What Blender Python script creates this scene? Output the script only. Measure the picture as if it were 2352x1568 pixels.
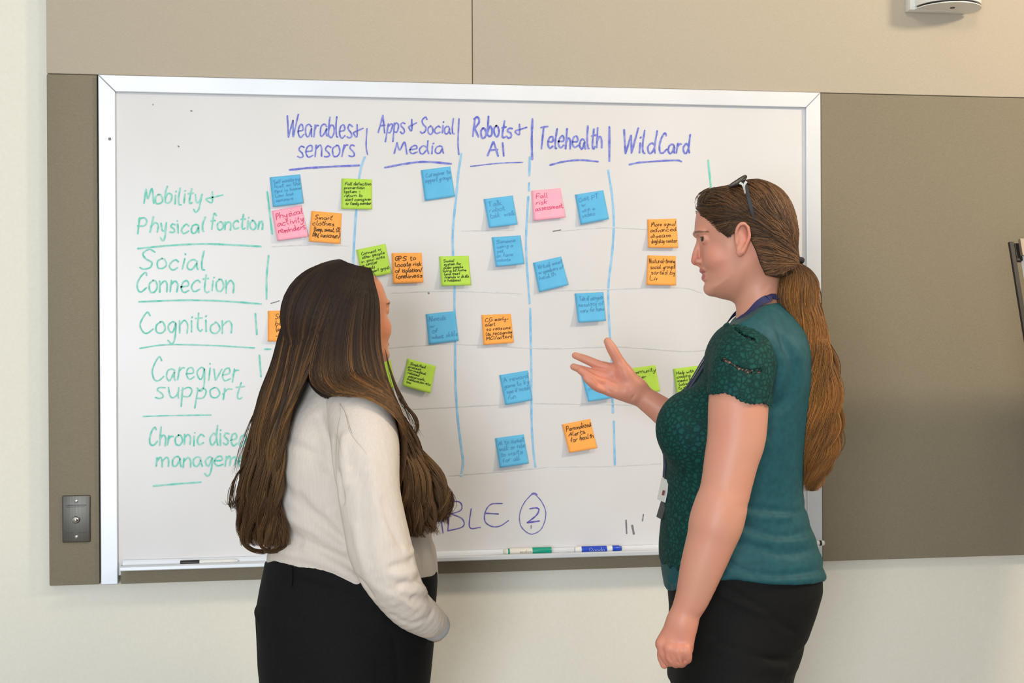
import bpy, math, random
import numpy as np
from mathutils import Vector, Matrix

for o in list(bpy.data.objects):
    bpy.data.objects.remove(o, do_unlink=True)
SC = bpy.context.scene
COL = SC.collection
random.seed(7)
RNG = np.random.default_rng(11)

# ------------------------------------------------------------------ camera
IW, IH, FPX = 2352.0, 1568.0, 3000.0
YAW, PITCH, ROLL = math.radians(8.64), math.radians(-0.12), math.radians(-0.27)
CAM = np.array([0.506, -3.241, 1.45])
FW = np.array([math.sin(YAW)*math.cos(PITCH), math.cos(YAW)*math.cos(PITCH), math.sin(PITCH)])
_r = np.array([math.cos(YAW), -math.sin(YAW), 0.0])
_u = np.cross(_r, FW)
RT = math.cos(ROLL)*_r + math.sin(ROLL)*_u
UP = -math.sin(ROLL)*_r + math.cos(ROLL)*_u
cd = bpy.data.cameras.new('camera'); co = bpy.data.objects.new('camera', cd); COL.objects.link(co)
cd.sensor_width = 36.0; cd.lens = FPX*36.0/IW; cd.clip_start = 0.05; cd.clip_end = 60
co.matrix_world = Matrix(((RT[0], UP[0], -FW[0], CAM[0]), (RT[1], UP[1], -FW[1], CAM[1]),
                          (RT[2], UP[2], -FW[2], CAM[2]), (0, 0, 0, 1)))
SC.camera = co

# ------------------------------------------------------------------ world and lamps
wd = bpy.data.worlds.new('room_light'); SC.world = wd; wd.use_nodes = True
wd.node_tree.nodes['Background'].inputs[0].default_value = (0.92, 0.97, 1.0, 1)
wd.node_tree.nodes['Background'].inputs[1].default_value = 0.43
def area(name, loc, target, size, power, color):
    l = bpy.data.lights.new(name, 'AREA'); l.shape = 'RECTANGLE'; l.size, l.size_y = size
    l.energy = power; l.color = color
    o = bpy.data.objects.new(name, l); COL.objects.link(o); o.location = loc
    d = Vector(target) - Vector(loc); o.rotation_euler = d.to_track_quat('-Z', 'Y').to_euler()
    return o
area('ceiling_lamp_right', (3.50, -1.75, 2.94), (1.7, -0.1, 1.2), (0.30, 0.30), 62, (1.0, 0.82, 0.60))
area('ceiling_lamp_middle', (1.55, -1.75, 2.94), (1.2, 0.0, 1.2), (0.40, 0.40), 12, (1.0, 0.86, 0.68))
area('ceiling_lamp_left', (-0.55, -1.9, 2.94), (0.3, 0.0, 1.3), (0.6, 0.6), 3, (1.0, 0.92, 0.80))
area('window_light', (-0.6, -5.2, 1.5), (0.9, 0.0, 1.1), (1.2, 1.3), 136, (0.86, 0.93, 1.0))
SC.view_settings.view_transform = 'Standard'
try: SC.view_settings.look = 'None'
except Exception: pass
SC.view_settings.gamma = 1.0; SC.view_settings.exposure = 0.0; SC.view_settings.use_curve_mapping = False

# ------------------------------------------------------------------ measuring helpers
def ray(px, py):
    px = np.asarray(px, float); py = np.asarray(py, float)
    d = FW + ((px - IW/2)/FPX)[..., None]*RT + ((IH/2 - py)/FPX)[..., None]*UP
    return d
def onplane(px, py, y=0.0):
    """point of the vertical plane y that lies behind pixel (px,py)"""
    d = ray(px, py); t = (np.asarray(y) - CAM[1])/d[..., 1]
    return CAM + d*t[..., None]
def atdepth(px, py, dep):
    return CAM + ray(px, py)*np.asarray(dep, float)[..., None]

# ------------------------------------------------------------------ object helpers
def srgb(r, g, b, a=1.0):
    f = lambda c: (c/255/12.92 if c/255 <= 0.04045 else ((c/255+0.055)/1.055)**2.4)
    return (f(r), f(g), f(b), a)
def mesh(name, verts, faces, m, parent=None, smooth=True):
    me = bpy.data.meshes.new(name)
    verts = np.asarray(verts, np.float32).reshape(-1, 3)
    if isinstance(faces, np.ndarray):
        k = faces.shape[1]; n = len(faces)
        me.vertices.add(len(verts)); me.vertices.foreach_set('co', verts.ravel())
        me.loops.add(n*k); me.loops.foreach_set('vertex_index', faces.astype(np.int32).ravel())
        me.polygons.add(n); me.polygons.foreach_set('loop_start', np.arange(0, n*k, k, dtype=np.int32))
        me.polygons.foreach_set('loop_total', np.full(n, k, np.int32))
        me.update(calc_edges=True); me.validate()
    else:
        me.from_pydata([tuple(map(float, v)) for v in verts], [], faces)
    if smooth: me.polygons.foreach_set('use_smooth', np.ones(len(me.polygons), bool))
    me.materials.append(m); me.update()
    o = bpy.data.objects.new(name, me); COL.objects.link(o)
    if parent is not None: o.parent = parent; o.matrix_parent_inverse = Matrix.Translation(-Vector(parent.location))
    return o
def vcol(o, c):
    c = np.asarray(c, np.float32)
    if c.shape[1] == 3: c = np.concatenate([c, np.ones((len(c), 1), np.float32)], 1)
    a = o.data.color_attributes.new('Col', 'FLOAT_COLOR', 'POINT'); a.data.foreach_set('color', c.ravel())
def thing(name, loc, label, cat, group=None):
    o = bpy.data.objects.new(name, None); COL.objects.link(o); o.location = tuple(map(float, loc)); o.empty_display_size = 0.05
    return tag(o, label, cat, group)
def tag(o, label=None, cat=None, group=None, kind=None):
    if label: o['label'] = label
    if cat: o['category'] = cat
    if group: o['group'] = group
    if kind: o['kind'] = kind
    return o

class MB:
    """collects shapes for one mesh"""
    def __init__(s): s.v = []; s.f = []
    def add(s, v, f):
        n = len(s.v); s.v += [tuple(map(float, p)) for p in v]; s.f += [tuple(i+n for i in q) for q in f]; return s
    def box(s, lo, hi, bev=0.0):
        (x0, y0, z0), (x1, y1, z1) = lo, hi
        if bev <= 0:
            v = [(x, y, z) for x in (x0, x1) for y in (y0, y1) for z in (z0, z1)]
            return s.add(v, [(0, 1, 3, 2), (4, 6, 7, 5), (0, 4, 5, 1), (2, 3, 7, 6), (0, 2, 6, 4), (1, 5, 7, 3)])
        import bmesh
        bm = bmesh.new(); bmesh.ops.create_cube(bm, size=1)
        for p in bm.verts: p.co = Vector(((x0+x1)/2+p.co.x*(x1-x0), (y0+y1)/2+p.co.y*(y1-y0), (z0+z1)/2+p.co.z*(z1-z0)))
        bmesh.ops.bevel(bm, geom=bm.edges[:], offset=bev, segments=2, profile=0.5, affect='EDGES')
        bm.verts.index_update()
        s.add([p.co for p in bm.verts], [[q.index for q in f.verts] for f in bm.faces]); bm.free(); return s
    def prism(s, poly, axis, a, b):
        """poly (2D) extruded along axis x|y|z between a and b"""
        n = len(poly)
        mk = {'x': lambda p, t: (t, p[0], p[1]), 'y': lambda p, t: (p[0], t, p[1]), 'z': lambda p, t: (p[0], p[1], t)}[axis]
        v = [mk(p, a) for p in poly] + [mk(p, b) for p in poly]
        f = [(i, (i+1) % n, n+(i+1) % n, n+i) for i in range(n)] + [tuple(range(n))[::-1], tuple(range(n, 2*n))]
        return s.add(v, f)
    def lathe(s, p0, p1, prof, seg=28):
        """prof: (t 0..1 along p0->p1 , radius)"""
        p0, p1 = np.array(p0, float), np.array(p1, float); ax = p1-p0; L = np.linalg.norm(ax); ax = ax/L
        ref = np.array([0, 0, 1.0]) if abs(ax[2]) < .9 else np.array([1.0, 0, 0])
        e1 = np.cross(ax, ref); e1 /= np.linalg.norm(e1); e2 = np.cross(ax, e1)
        v = []; f = []; m = len(prof)
        for t, r in prof:
            for k in range(seg):
                a = 2*math.pi*k/seg; v.append(p0+ax*L*t+r*(math.cos(a)*e1+math.sin(a)*e2))
        for i in range(m-1):
            for k in range(seg):
                k2 = (k+1) % seg; f.append((i*seg+k, i*seg+k2, (i+1)*seg+k2, (i+1)*seg+k))
        f.append(tuple(range(seg))[::-1]); f.append(tuple((m-1)*seg+k for k in range(seg)))
        return s.add(v, f)
    def tube(s, p0, p1, r, seg=14): return s.lathe(p0, p1, [(0, r), (1, r)], seg)
    def build(s, name, m, parent=None, smooth=False, auto=None):
        o = mesh(name, s.v, s.f, m, parent, smooth)
        if auto:
            import bmesh
            bm = bmesh.new(); bm.from_mesh(o.data); bmesh.ops.recalc_face_normals(bm, faces=bm.faces[:])
            for f in bm.faces: f.smooth = True
            for e in bm.edges:
                if len(e.link_faces) == 2 and e.calc_face_angle(0) > math.radians(auto): e.smooth = False
            bm.to_mesh(o.data); bm.free()
        else:
            import bmesh
            bm = bmesh.new(); bm.from_mesh(o.data); bmesh.ops.recalc_face_normals(bm, faces=bm.faces[:]); bm.to_mesh(o.data); bm.free()
        return o

# ------------------------------------------------------------------ materials
def mat(name, col, rough=0.6, metal=0.0, spec=0.5, **kw):
    m = bpy.data.materials.new(name); m.use_nodes = True
    b = m.node_tree.nodes['Principled BSDF']
    b.inputs['Base Color'].default_value = col if len(col) == 4 else (*col, 1)
    b.inputs['Roughness'].default_value = rough; b.inputs['Metallic'].default_value = metal
    b.inputs['Specular IOR Level'].default_value = spec
    for k, v in kw.items(): b.inputs[k.replace('_', ' ')].default_value = v
    return m
def nd(m, t, **kw):
    n = m.node_tree.nodes.new(t)
    for k, v in kw.items(): setattr(n, k, v)
    return n
def lk(m, a, b): m.node_tree.links.new(a, b)
def bsdf(m): return m.node_tree.nodes['Principled BSDF']
def mottle(m, c1, c2, scale=(1, 1, 1), noise=40, detail=4, bump=0.0, lo=0.35, hi=0.65):
    tc = nd(m, 'ShaderNodeTexCoord'); mp = nd(m, 'ShaderNodeMapping'); mp.inputs['Scale'].default_value = scale
    nz = nd(m, 'ShaderNodeTexNoise'); nz.inputs['Scale'].default_value = noise; nz.inputs['Detail'].default_value = detail
    cr = nd(m, 'ShaderNodeValToRGB'); cr.color_ramp.elements[0].position = lo; cr.color_ramp.elements[1].position = hi
    cr.color_ramp.elements[0].color = c1; cr.color_ramp.elements[1].color = c2
    lk(m, tc.outputs['Object'], mp.inputs['Vector']); lk(m, mp.outputs[0], nz.inputs['Vector'])
    lk(m, nz.outputs['Fac'], cr.inputs['Fac']); lk(m, cr.outputs[0], bsdf(m).inputs['Base Color'])
    if bump:
        bp = nd(m, 'ShaderNodeBump'); bp.inputs['Strength'].default_value = bump; bp.inputs['Distance'].default_value = 0.002
        lk(m, nz.outputs['Fac'], bp.inputs['Height']); lk(m, bp.outputs[0], bsdf(m).inputs['Normal'])
    return m
M = {}
M['paint'] = mottle(mat('wall_paint', (1, 1, 1), 0.85, spec=0.2), srgb(227, 224, 212), srgb(230, 227, 216), (1, 1, 1), 160, 4, 0.03)
M['fabric_light'] = mottle(mat('light_woven_fabric', (1, 1, 1), 0.95, spec=0.1), srgb(180, 169, 151), srgb(190, 179, 161), (26, 26, 330), 6, 5, 0.12)
M['fabric_dark'] = mottle(mat('dark_woven_fabric', (1, 1, 1), 0.95, spec=0.1), srgb(128, 119, 101), srgb(140, 131, 113), (26, 26, 330), 6, 5, 0.12)
M['board'] = mottle(mat('dry_erase_enamel', (1, 1, 1), 0.32, spec=0.35), srgb(213, 212, 212), srgb(217, 216, 217), (1, 1, 1), 3, 3)
M['alu'] = mottle(mat('satin_aluminium', (1, 1, 1), 0.42, metal=0.35), srgb(208, 212, 219), srgb(216, 220, 226), (1, 60, 1), 4, 3)
M['steel'] = mottle(mat('brushed_steel', (1, 1, 1), 0.48, metal=.9), srgb(92, 90, 85), srgb(108, 106, 101), (200, 1, 2), 3, 3)
M['chrome'] = mat('polished_chrome', srgb(220, 220, 220), 0.12, metal=1.0)
M['white'] = mat('white_plastic', srgb(226, 226, 222), 0.4)
M['black'] = mat('black_plastic', srgb(26, 24, 22), 0.45)
M['dark_metal'] = mat('black_painted_metal', srgb(24, 22, 20), 0.5, spec=0.3)
M['ink_blue'] = mottle(mat('blue_marker_ink', (1, 1, 1), 0.6, spec=0.2), srgb(92, 102, 196), srgb(140, 148, 216), (1, 1, 1), 90, 3)
M['ink_navy'] = mottle(mat('violet_blue_marker_ink', (1, 1, 1), 0.6, spec=0.2), srgb(84, 78, 168), srgb(122, 118, 190), (1, 1, 1), 90, 3)
M['ink_teal'] = mottle(mat('teal_marker_ink', (1, 1, 1), 0.6, spec=0.2), srgb(100, 200, 184), srgb(160, 216, 206), (1, 1, 1), 70, 3)
M['ink_sky'] = mottle(mat('light_blue_marker_ink', (1, 1, 1), 0.6, spec=0.2), srgb(118, 182, 228), srgb(158, 202, 232), (1, 1, 1), 60, 3)
M['ink_faint'] = mottle(mat('faded_grey_ink', (1, 1, 1), 0.6, spec=0.2), srgb(196, 198, 200), srgb(216, 216, 215), (1, 1, 1), 60, 3)
M['ink_grey'] = mat('grey_ink', srgb(120, 116, 120), 0.6)
M['ink_pen'] = mat('dark_pen_ink', srgb(58, 44, 22), 0.7)
M['ink_pen_green'] = mat('dark_green_pen_ink', srgb(52, 66, 22), 0.7)
M['ink_pen_pink'] = mat('crimson_pen_ink', srgb(205, 62, 108), 0.7)
M['ink_pen_blue'] = mat('blue_pen_ink', srgb(74, 140, 186), 0.7)
for k, c in {'note_blue': (98, 180, 222), 'note_green': (178, 216, 84), 'note_pink': (252, 172, 192), 'note_orange': (252, 168, 84)}.items():
    M[k] = mottle(mat(k.replace('note', 'paper'), (1, 1, 1), 0.8, spec=0.15), srgb(*c), srgb(*[min(255, q+4) for q in c]), (1, 1, 1), 30, 2)
M['floor'] = mottle(mat('carpet', (1, 1, 1), 0.95, spec=0.1), srgb(150, 142, 130), srgb(172, 164, 152), (1, 1, 1), 220, 4, 0.3)
M['ceil'] = mat('ceiling_paint', srgb(236, 234, 228), 0.9, spec=0.1)
# ------------------------------------------------------------------ the room
WALL_Y = 0.034                      # painted wall; the board's frame front is the plane y = 0
PAN_Y = 0.008                       # front of the fabric panels
def wp(px, py, y=0.0):
    p = onplane(px, py, y); return float(p[0]), float(p[2])
tag(MB().box((-3.6, WALL_Y, 0), (5.4, WALL_Y+0.12, 3.0)).build('wall_back', M['paint']), kind='structure')
tag(MB().box((-3.6, -5.6, -0.1), (5.4, WALL_Y+0.12, 0.0)).build('floor', M['floor']), kind='structure')
tag(MB().box((-3.6, -5.6, 3.0), (5.4, WALL_Y+0.12, 3.1)).build('ceiling', M['ceil']), kind='structure')

# fabric panels on the wall
X0 = wp(108, 400, PAN_Y)[0]; XB0 = wp(228, 700, 0)[0]; XB1 = wp(1887, 700, 0)[0]
ZT = wp(228, 173, 0)[1] + 0.002; ZB = wp(230, 1343, 0)[1]
XS = wp(1085, 100, PAN_Y)[0]; XR = 4.3
def panel(lo, hi, m, label, group='fabric wall panels'):
    o = MB().box((lo[0], PAN_Y, lo[1]), (hi[0], WALL_Y-.0006, hi[1]), 0.0025).build('fabric_panel', m, auto=40)
    return tag(o, label, 'wall panel', group)
panel((X0, ZT+0.0015), (XS-0.0008, 3.0), M['fabric_light'], 'pale beige woven fabric wall panel above the left half of the whiteboard')
panel((XS+0.0008, ZT+0.0015), (XR, 3.0), M['fabric_light'], 'pale beige woven fabric wall panel around the wall speaker')
panel((X0, ZB), (XB0-0.004, ZT), M['fabric_dark'], 'narrow taupe fabric wall panel left of the whiteboard, holding the steel plate')
panel((XB1+0.004, ZB), (XR, ZT), M['fabric_dark'], 'wide taupe fabric wall panel right of the whiteboard')

# ------------------------------------------------------------------ whiteboard
SURF = 0.010                        # writing surface
wb = thing('whiteboard', (0.9, 0.0, ZB), 'large wall-mounted whiteboard with aluminium frame and handwritten table', 'whiteboard')
FWD = 0.040                         # frame width
MB().box((XB0+FWD*.5, SURF, ZB+0.02), (XB1-FWD*.5, WALL_Y, ZT-FWD*.5)).build('writing_surface', M['board'], wb)
def frame_bar(p):                   # p: four corners (x,z) outer-outer-inner-inner, bevelled front
    n = len(p); MBb = MB()
    back = [(x, WALL_Y-0.001, z) for x, z in p]; front = [(x, 0.0, z) for x, z in p]
    MBb.add(back+front, [(0, 1, 2, 3), (7, 6, 5, 4)]+[(i, (i+1) % 4, 4+(i+1) % 4, 4+i) for i in range(4)])
    o = MBb.build('frame_rail', M['alu'], wb)
    bv = o.modifiers.new('edge', 'BEVEL'); bv.width = 0.0018; bv.segments = 2; bv.limit_method = 'ANGLE'
    return o
g = 0.0004
frame_bar([(XB0, ZT), (XB1, ZT), (XB1-FWD, ZT-FWD), (XB0+FWD, ZT-FWD)])
frame_bar([(XB0, ZB), (XB0, ZT-g), (XB0+FWD-g, ZT-FWD-g), (XB0+FWD-g, ZB)])
frame_bar([(XB1, ZB), (XB1, ZT-g), (XB1-FWD+g, ZT-FWD-g), (XB1-FWD+g, ZB)])
# small mark on the left rail
sx, sz = wp(252, 319, 0); m_ = MB(); m_.lathe((sx, 0.0005, sz), (sx, -0.0006, sz), [(0, .004), (1, .0035)], 12); m_.build('screw_cap', M['steel'], wb, smooth=False)
# tray: section in (y, z)
tzt = wp(1005, 1268, 0.0)[1]; LIPZ = tzt-0.004
tray_sec = [(SURF, tzt+0.003), (-0.002, tzt+0.003), (-0.004, tzt-0.002), (-0.006, tzt-0.008), (-0.040, tzt-0.009), (-0.043, tzt-0.003), (-0.048, tzt-0.003), (-0.051, tzt-0.006), (-0.051, tzt-0.013), (-0.046, tzt-0.0155), (SURF, tzt-0.0155)]
TRAY_Y = -0.023; TRAY_Z = tzt-0.0085
MB().prism(tray_sec, 'x', XB0+FWD+0.012, XB1-0.030).build('pen_tray', M['alu'], wb)
tag(MB().box((XB0+FWD+0.006, 0.004, ZB), (XB1-FWD-0.003, WALL_Y, tzt-0.010), 0.002).build('fabric_panel', M['fabric_dark'], auto=40),
    'long low strip of taupe fabric panel under the whiteboard pen tray', 'wall panel', 'fabric wall panels')

# ------------------------------------------------------------------ pen strokes
def catmull(P, n=5):
    P = np.asarray(P, float)
    if len(P) < 3:
        t = np.linspace(0, 1, max(3, n))[:, None]; return P[0]+(P[-1]-P[0])*t
    Q = np.vstack([2*P[0]-P[1], P, 2*P[-1]-P[-2]]); out = []
    for i in range(1, len(Q)-2):
        p0, p1, p2, p3 = Q[i-1], Q[i], Q[i+1], Q[i+2]
        for t in np.linspace(0, 1, n, endpoint=False):
            out.append(.5*((2*p1)+(-p0+p2)*t+(2*p0-5*p1+4*p2-p3)*t*t+(-p0+3*p1-3*p2+p3)*t**3))
    out.append(P[-1]); return np.array(out)
RIB = [0]
def ribbon(mb, pts2, w, lift, n=5, taper=True):
    """pts2: polyline in a flat 2D space, w: width there, lift: function 2D -> 3D"""
    C = catmull(pts2, n); T = np.gradient(C, axis=0); L = np.linalg.norm(T, axis=1)[:, None]; L[L == 0] = 1; T = T/L
    N = np.stack([-T[:, 1], T[:, 0]], 1)
    ww = np.full(len(C), w/2.0)*(1+0.14*np.sin(np.arange(len(C))*1.7+C[0, 0]))
    C = np.vstack([C[0]-T[0]*w*.35, C, C[-1]+T[-1]*w*.35]); N = np.vstack([N[0], N, N[-1]]); ww = np.concatenate([[w*.22], ww, [w*.22]])
    RIB[0] += 1; A = lift(C+N*ww[:, None]); B = lift(C-N*ww[:, None]); m = len(C)
    up = CAM-A; up = up/np.linalg.norm(up, axis=1)[:, None]*(RIB[0] % 14)*2.5e-5; A = A+up; B = B+up
    v = np.vstack([A, B]); f = [(i, i+1, m+i+1, m+i) for i in range(m-1)]
    mb.add(v, f)
FONT = {
'a': (9, [[(8, 8), (5, 10), (1, 8), (0, 3), (2, 0), (5, 1), (8, 7), (8, 3), (9, 0)]]),
'b': (8, [[(1, 20), (0, 10), (0, 1)], [(0, 5), (3, 10), (7, 8), (7, 3), (4, 0), (0, 1)]]),
'c': (8, [[(8, 8), (5, 10), (1, 7), (0, 3), (3, 0), (8, 2)]]),
'd': (9, [[(7, 8), (4, 10), (0, 6), (1, 1), (4, 0), (7, 5)], [(8, 20), (7.5, 6), (9, 0)]]),
'e': (8, [[(0, 5), (7, 6), (6, 10), (2, 9), (0, 4), (3, 0), (8, 2)]]),
'f': (7, [[(7, 17), (5, 20), (3, 16), (2, 0)], [(0, 9), (6, 10)]]),
'g': (8, [[(7, 9), (4, 10), (0, 6), (2, 1), (5, 2), (7, 9), (7, -4), (4, -9), (0, -6)]]),
'h': (8, [[(1, 20), (0, 0)], [(0, 5), (4, 10), (7, 7), (7, 0)]]),
'i': (2, [[(1, 10), (1, 0)], [(1, 14), (1.4, 15)]]),
'j': (4, [[(3, 10), (3, -6), (0, -8)], [(3, 14), (3.4, 15)]]),
'k': (8, [[(1, 20), (0, 0)], [(7, 10), (1, 5), (7, 0)]]),
'l': (3, [[(1, 20), (0, 8), (1, 1), (3, 0)]]),
'm': (12, [[(0, 10), (0, 0)], [(0, 6), (3, 10), (5, 7), (5, 0)], [(5, 6), (9, 10), (11, 7), (11, 0)]]),
'n': (8, [[(0, 10), (0, 0)], [(0, 6), (4, 10), (7, 7), (7, 0)]]),
'o': (8, [[(4, 10), (0, 7), (1, 1), (5, 0), (8, 4), (6, 9), (3, 10)]]),
'p': (8, [[(0, 10), (0, -9)], [(0, 7), (4, 10), (7, 7), (5, 1), (0, 1)]]),
'q': (8, [[(7, 9), (3, 10), (0, 5), (3, 0), (7, 6), (7, -9)]]),
'r': (6, [[(1, 10), (0, 0)], [(0, 5), (3, 9), (6, 9)]]),
's': (7, [[(7, 9), (3, 10), (1, 7), (5, 4), (6, 1), (3, 0), (0, 1)]]),
't': (6, [[(3, 18), (2, 3), (4, 0), (6, 1)], [(0, 11), (6, 12)]]),
'u': (8, [[(0, 10), (1, 2), (4, 0), (7, 4), (7, 10)], [(7, 5), (8, 0)]]),
'v': (7, [[(0, 10), (3, 0)], [(3, 0), (7, 10)]]),
'w': (11, [[(0, 10), (2, 0), (5, 8), (8, 0), (11, 10)]]),
'x': (7, [[(0, 10), (7, 0)], [(7, 10), (0, 0)]]),
'y': (8, [[(0, 10), (2, 2), (5, 2), (7, 10)], [(7, 10), (6, -5), (3, -9), (0, -6)]]),
'z': (7, [[(0, 10), (7, 10), (0, 0), (7, 0)]]),
'A': (11, [[(0, 0), (6, 20)], [(6, 20), (10, 0)], [(2, 8), (10, 9)]]),
'B': (10, [[(1, 20), (0, 0)], [(1, 20), (7, 19), (8, 14), (1, 11)], [(1, 11), (9, 8), (9, 3), (0, 0)]]),
'C': (11, [[(9, 17), (7, 20), (3, 16), (0, 8), (2, 1), (6, 0), (11, 4)]]),
'D': (10, [[(1, 20), (0, 0)], [(1, 20), (8, 17), (9, 7), (0, 0)]]),
'E': (9, [[(8, 20), (1, 19), (0, 0), (9, 1)], [(0, 10), (7, 11)]]),
'F': (9, [[(9, 20), (1, 19), (0, 0)], [(0, 10), (7, 11)]]),
'G': (11, [[(10, 17), (6, 20), (1, 14), (1, 4), (5, 0), (10, 4), (10, 9), (6, 9)]]),
'H': (10, [[(0, 20), (0, 0)], [(9, 20), (9, 0)], [(0, 10), (9, 11)]]),
'I': (2, [[(1, 20), (1, 0)]]),
'K': (9, [[(0, 20), (0, 0)], [(8, 20), (0, 9), (9, 0)]]),
'L': (9, [[(0, 20), (0, 1), (9, 1)]]),
'M': (13, [[(0, 0), (1, 19)], [(1, 19), (5, 6), (9, 20), (13, 0)]]),
'N': (10, [[(0, 0), (1, 20)], [(1, 20), (8, 0)], [(8, 0), (9, 20)]]),
'O': (11, [[(6, 20), (1, 15), (1, 5), (5, 0), (10, 6), (9, 16), (5, 20)]]),
'P': (10, [[(1, 20), (0, -2)], [(0, 18), (6, 20), (9, 15), (6, 9), (0, 9)]]),
'R': (10, [[(1, 19), (0, 0)], [(0, 18), (5, 20), (8, 15), (2, 9)], [(2, 9), (9, 0)]]),
'S': (11, [[(10, 17), (6, 20), (1, 16), (4, 11), (9, 7), (8, 2), (3, 0), (0, 2)]]),
'T': (11, [[(5, 19), (4, 0)], [(0, 19), (11, 20)]]),
'U': (10, [[(0, 20), (1, 3), (5, 0), (9, 5), (9, 20)]]),
'V': (10, [[(0, 20), (5, 0)], [(5, 0), (10, 20)]]),
'W': (16, [[(0, 20), (4, 0)], [(4, 0), (8, 14), (9, 14), (11, 0)], [(11, 0), (16, 21)]]),
'Q': (11, [[(6, 20), (1, 15), (1, 5), (5, 0), (10, 6), (9, 16), (5, 20)], [(6, 5), (11, -2)]]),
'J': (7, [[(6, 20), (6, 3), (3, 0), (0, 3)]]), 'X': (9, [[(0, 20), (9, 0)], [(9, 20), (0, 0)]]), 'Z': (9, [[(0, 20), (9, 20), (0, 0), (9, 0)]]),
'Y': (9, [[(0, 20), (4, 10), (9, 20)], [(4, 10), (4, 0)]]),
'2': (9, [[(1, 18), (6, 20), (9, 17), (5, 8), (0, 0)], [(0, 0), (9, 2)]]),
'+': (11, [[(4, 15), (3, 1), (0, 6), (11, 10)]]),
'/': (6, [[(0, -2), (6, 20)]]), '(': (4, [[(4, 20), (0, 10), (4, -3)]]), ')': (4, [[(0, 20), (4, 10), (0, -3)]]),
',': (2, [[(1, 1), (0, -4)]]), '-': (6, [[(0, 6), (6, 7)]]), '.': (2, [[(0, 0), (1, 1)]]), "'": (2, [[(1, 20), (0, 16)]]), '&': (9, [[(9, 0), (2, 14), (4, 19), (6, 15), (0, 5), (3, 0), (9, 8)]]),
}
def layout(s, jit=0.0):
    """strokes of a string, baseline 0, x-height 10, plus total width"""
    x = 0; out = []
    for ch in s:
        if ch == ' ': x += 7; continue
        w, st = FONT[ch]
        dy = RNG.normal(0, jit); sk = RNG.normal(.06*(jit > 0), jit*.10); sy = 1+RNG.normal(0, jit*.10); sw = 1+RNG.normal(0, jit*.14)
        for q in st: out.append(([(x+px*sw+(py*sk)+RNG.normal(0, jit*.5), py*sy+dy+RNG.normal(0, jit*.5)) for px, py in q], ch))
        x += w*sw+2.6
    return out, max(x-3.2, 1)
def board_pt(C, off=0.0006):
    C = np.asarray(C); return onplane(C[:, 0], C[:, 1], SURF-off)
def writing(name, m, label=None):
    return {'mb': MB(), 'name': name, 'm': m, 'label': label}
def word(wr, s, x0, x1, base, xh, asc=None, w=3.4, slope=0.0, jit=0.5):
    st, tw = layout(s, jit); sx = (x1-x0)/tw; asc = asc or 2*xh
    def tr(p):
        yy = p[1]*xh/10 if p[1] <= 10 else xh+(p[1]-10)*(asc-xh)/10
        if p[1] > 10 and False: pass
        X = x0+p[0]*sx; return (X, base+slope*(X-x0)-yy)
    caps = 'ABCDEFGHIKLMNOPRSTUVW2'
    for q, ch in st:
        if ch in caps: pts = [(x0+p[0]*sx, base+slope*p[0]*sx-p[1]*asc/20) for p in q]
        else: pts = [tr(p) for p in q]
        ribbon(wr['mb'], pts, w, board_pt)
def line(wr, pts, w=4): ribbon(wr['mb'], pts, w, board_pt)
def plus(wr, x0, x1, y0, y1, w=3.6):
    X = lambda t: x0+(x1-x0)*t; Y = lambda t: y0+(y1-y0)*t
    ribbon(wr['mb'], [(X(.38), Y(0)), (X(.36), Y(1)), (X(0), Y(.68)), (X(.45), Y(.5)), (X(1), Y(.3))], w, board_pt)
def done(wr):
    o = wr['mb'].build(wr['name'], wr['m'], wb)
    if wr['label']: o['label'] = wr['label']
    return o
def heading(label, m, words, lines=(), pl=(), w=3.5):
    wr = writing('handwriting', m, label)
    for a in words: word(wr, *a, **({} if len(a) > 6 else {'w': w}))
    for a in lines: line(wr, *a)
    for a in pl: plus(wr, *a)
    return done(wr)
B, T_, K_, N_ = M['ink_blue'], M['ink_teal'], M['ink_sky'], M['ink_navy']
heading('blue handwritten heading Wearables + sensors', B, [('Wearables', 656, 808, 314, 29, 46), ('sensors', 684, 814, 360, 27, 30)],
        [([(665, 390), (721.6, 384.7), (825.5, 379.6)], 4.6)], [(812, 834, 286, 314)])
heading('blue handwritten heading Apps + Social Media', B, [('Apps', 869, 929, 306, 23, 40), ('Social', 965, 1042, 307, 17, 34), ('Media', 906, 1018, 353, 18, 30)],
        [([(884, 384.7), (931.6, 375.9), (975.9, 371.4), (1036.7, 375.9)], 4.6)], [(939, 957, 274, 300)])
heading('blue handwritten heading Robots + AI', B, [('Robots', 1086, 1175, 315, 22, 45), ('AI', 1119, 1157, 358, 20, 31)],
        [([(1080.8, 382), (1142, 375), (1200.7, 372.6)], 2.6)], [(1183, 1210, 285, 309)], w=4.4)
heading('blue handwritten heading Telehealth', B, [('Telehealth', 1238, 1382, 340, 25, 47)],
        [([(1263, 379), (1295, 371), (1333, 367.5), (1374, 371)], 4)], w=4.2)
heading('blue handwritten heading Wild Card', B, [('Wild', 1429, 1504, 352, 23, 50), ('Card', 1514, 1583, 351, 22, 46)],
        [([(1445.6, 377.8), (1473.7, 372.6), (1550, 368), (1565.5, 371)], 4)], w=4.2)
for p, w in (([(843, 295), (841, 335), (844.3, 355)], 3), ([(1054.3, 272), (1052, 326), (1054, 355)], 3.2), ([(1223, 273), (1221.6, 316.5), (1222.4, 366)], 5), ([(1399.7, 291), (1399.7, 370)], 5)):
    wr = writing('heading_divider', B); line(wr, p, w); done(wr)
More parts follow.
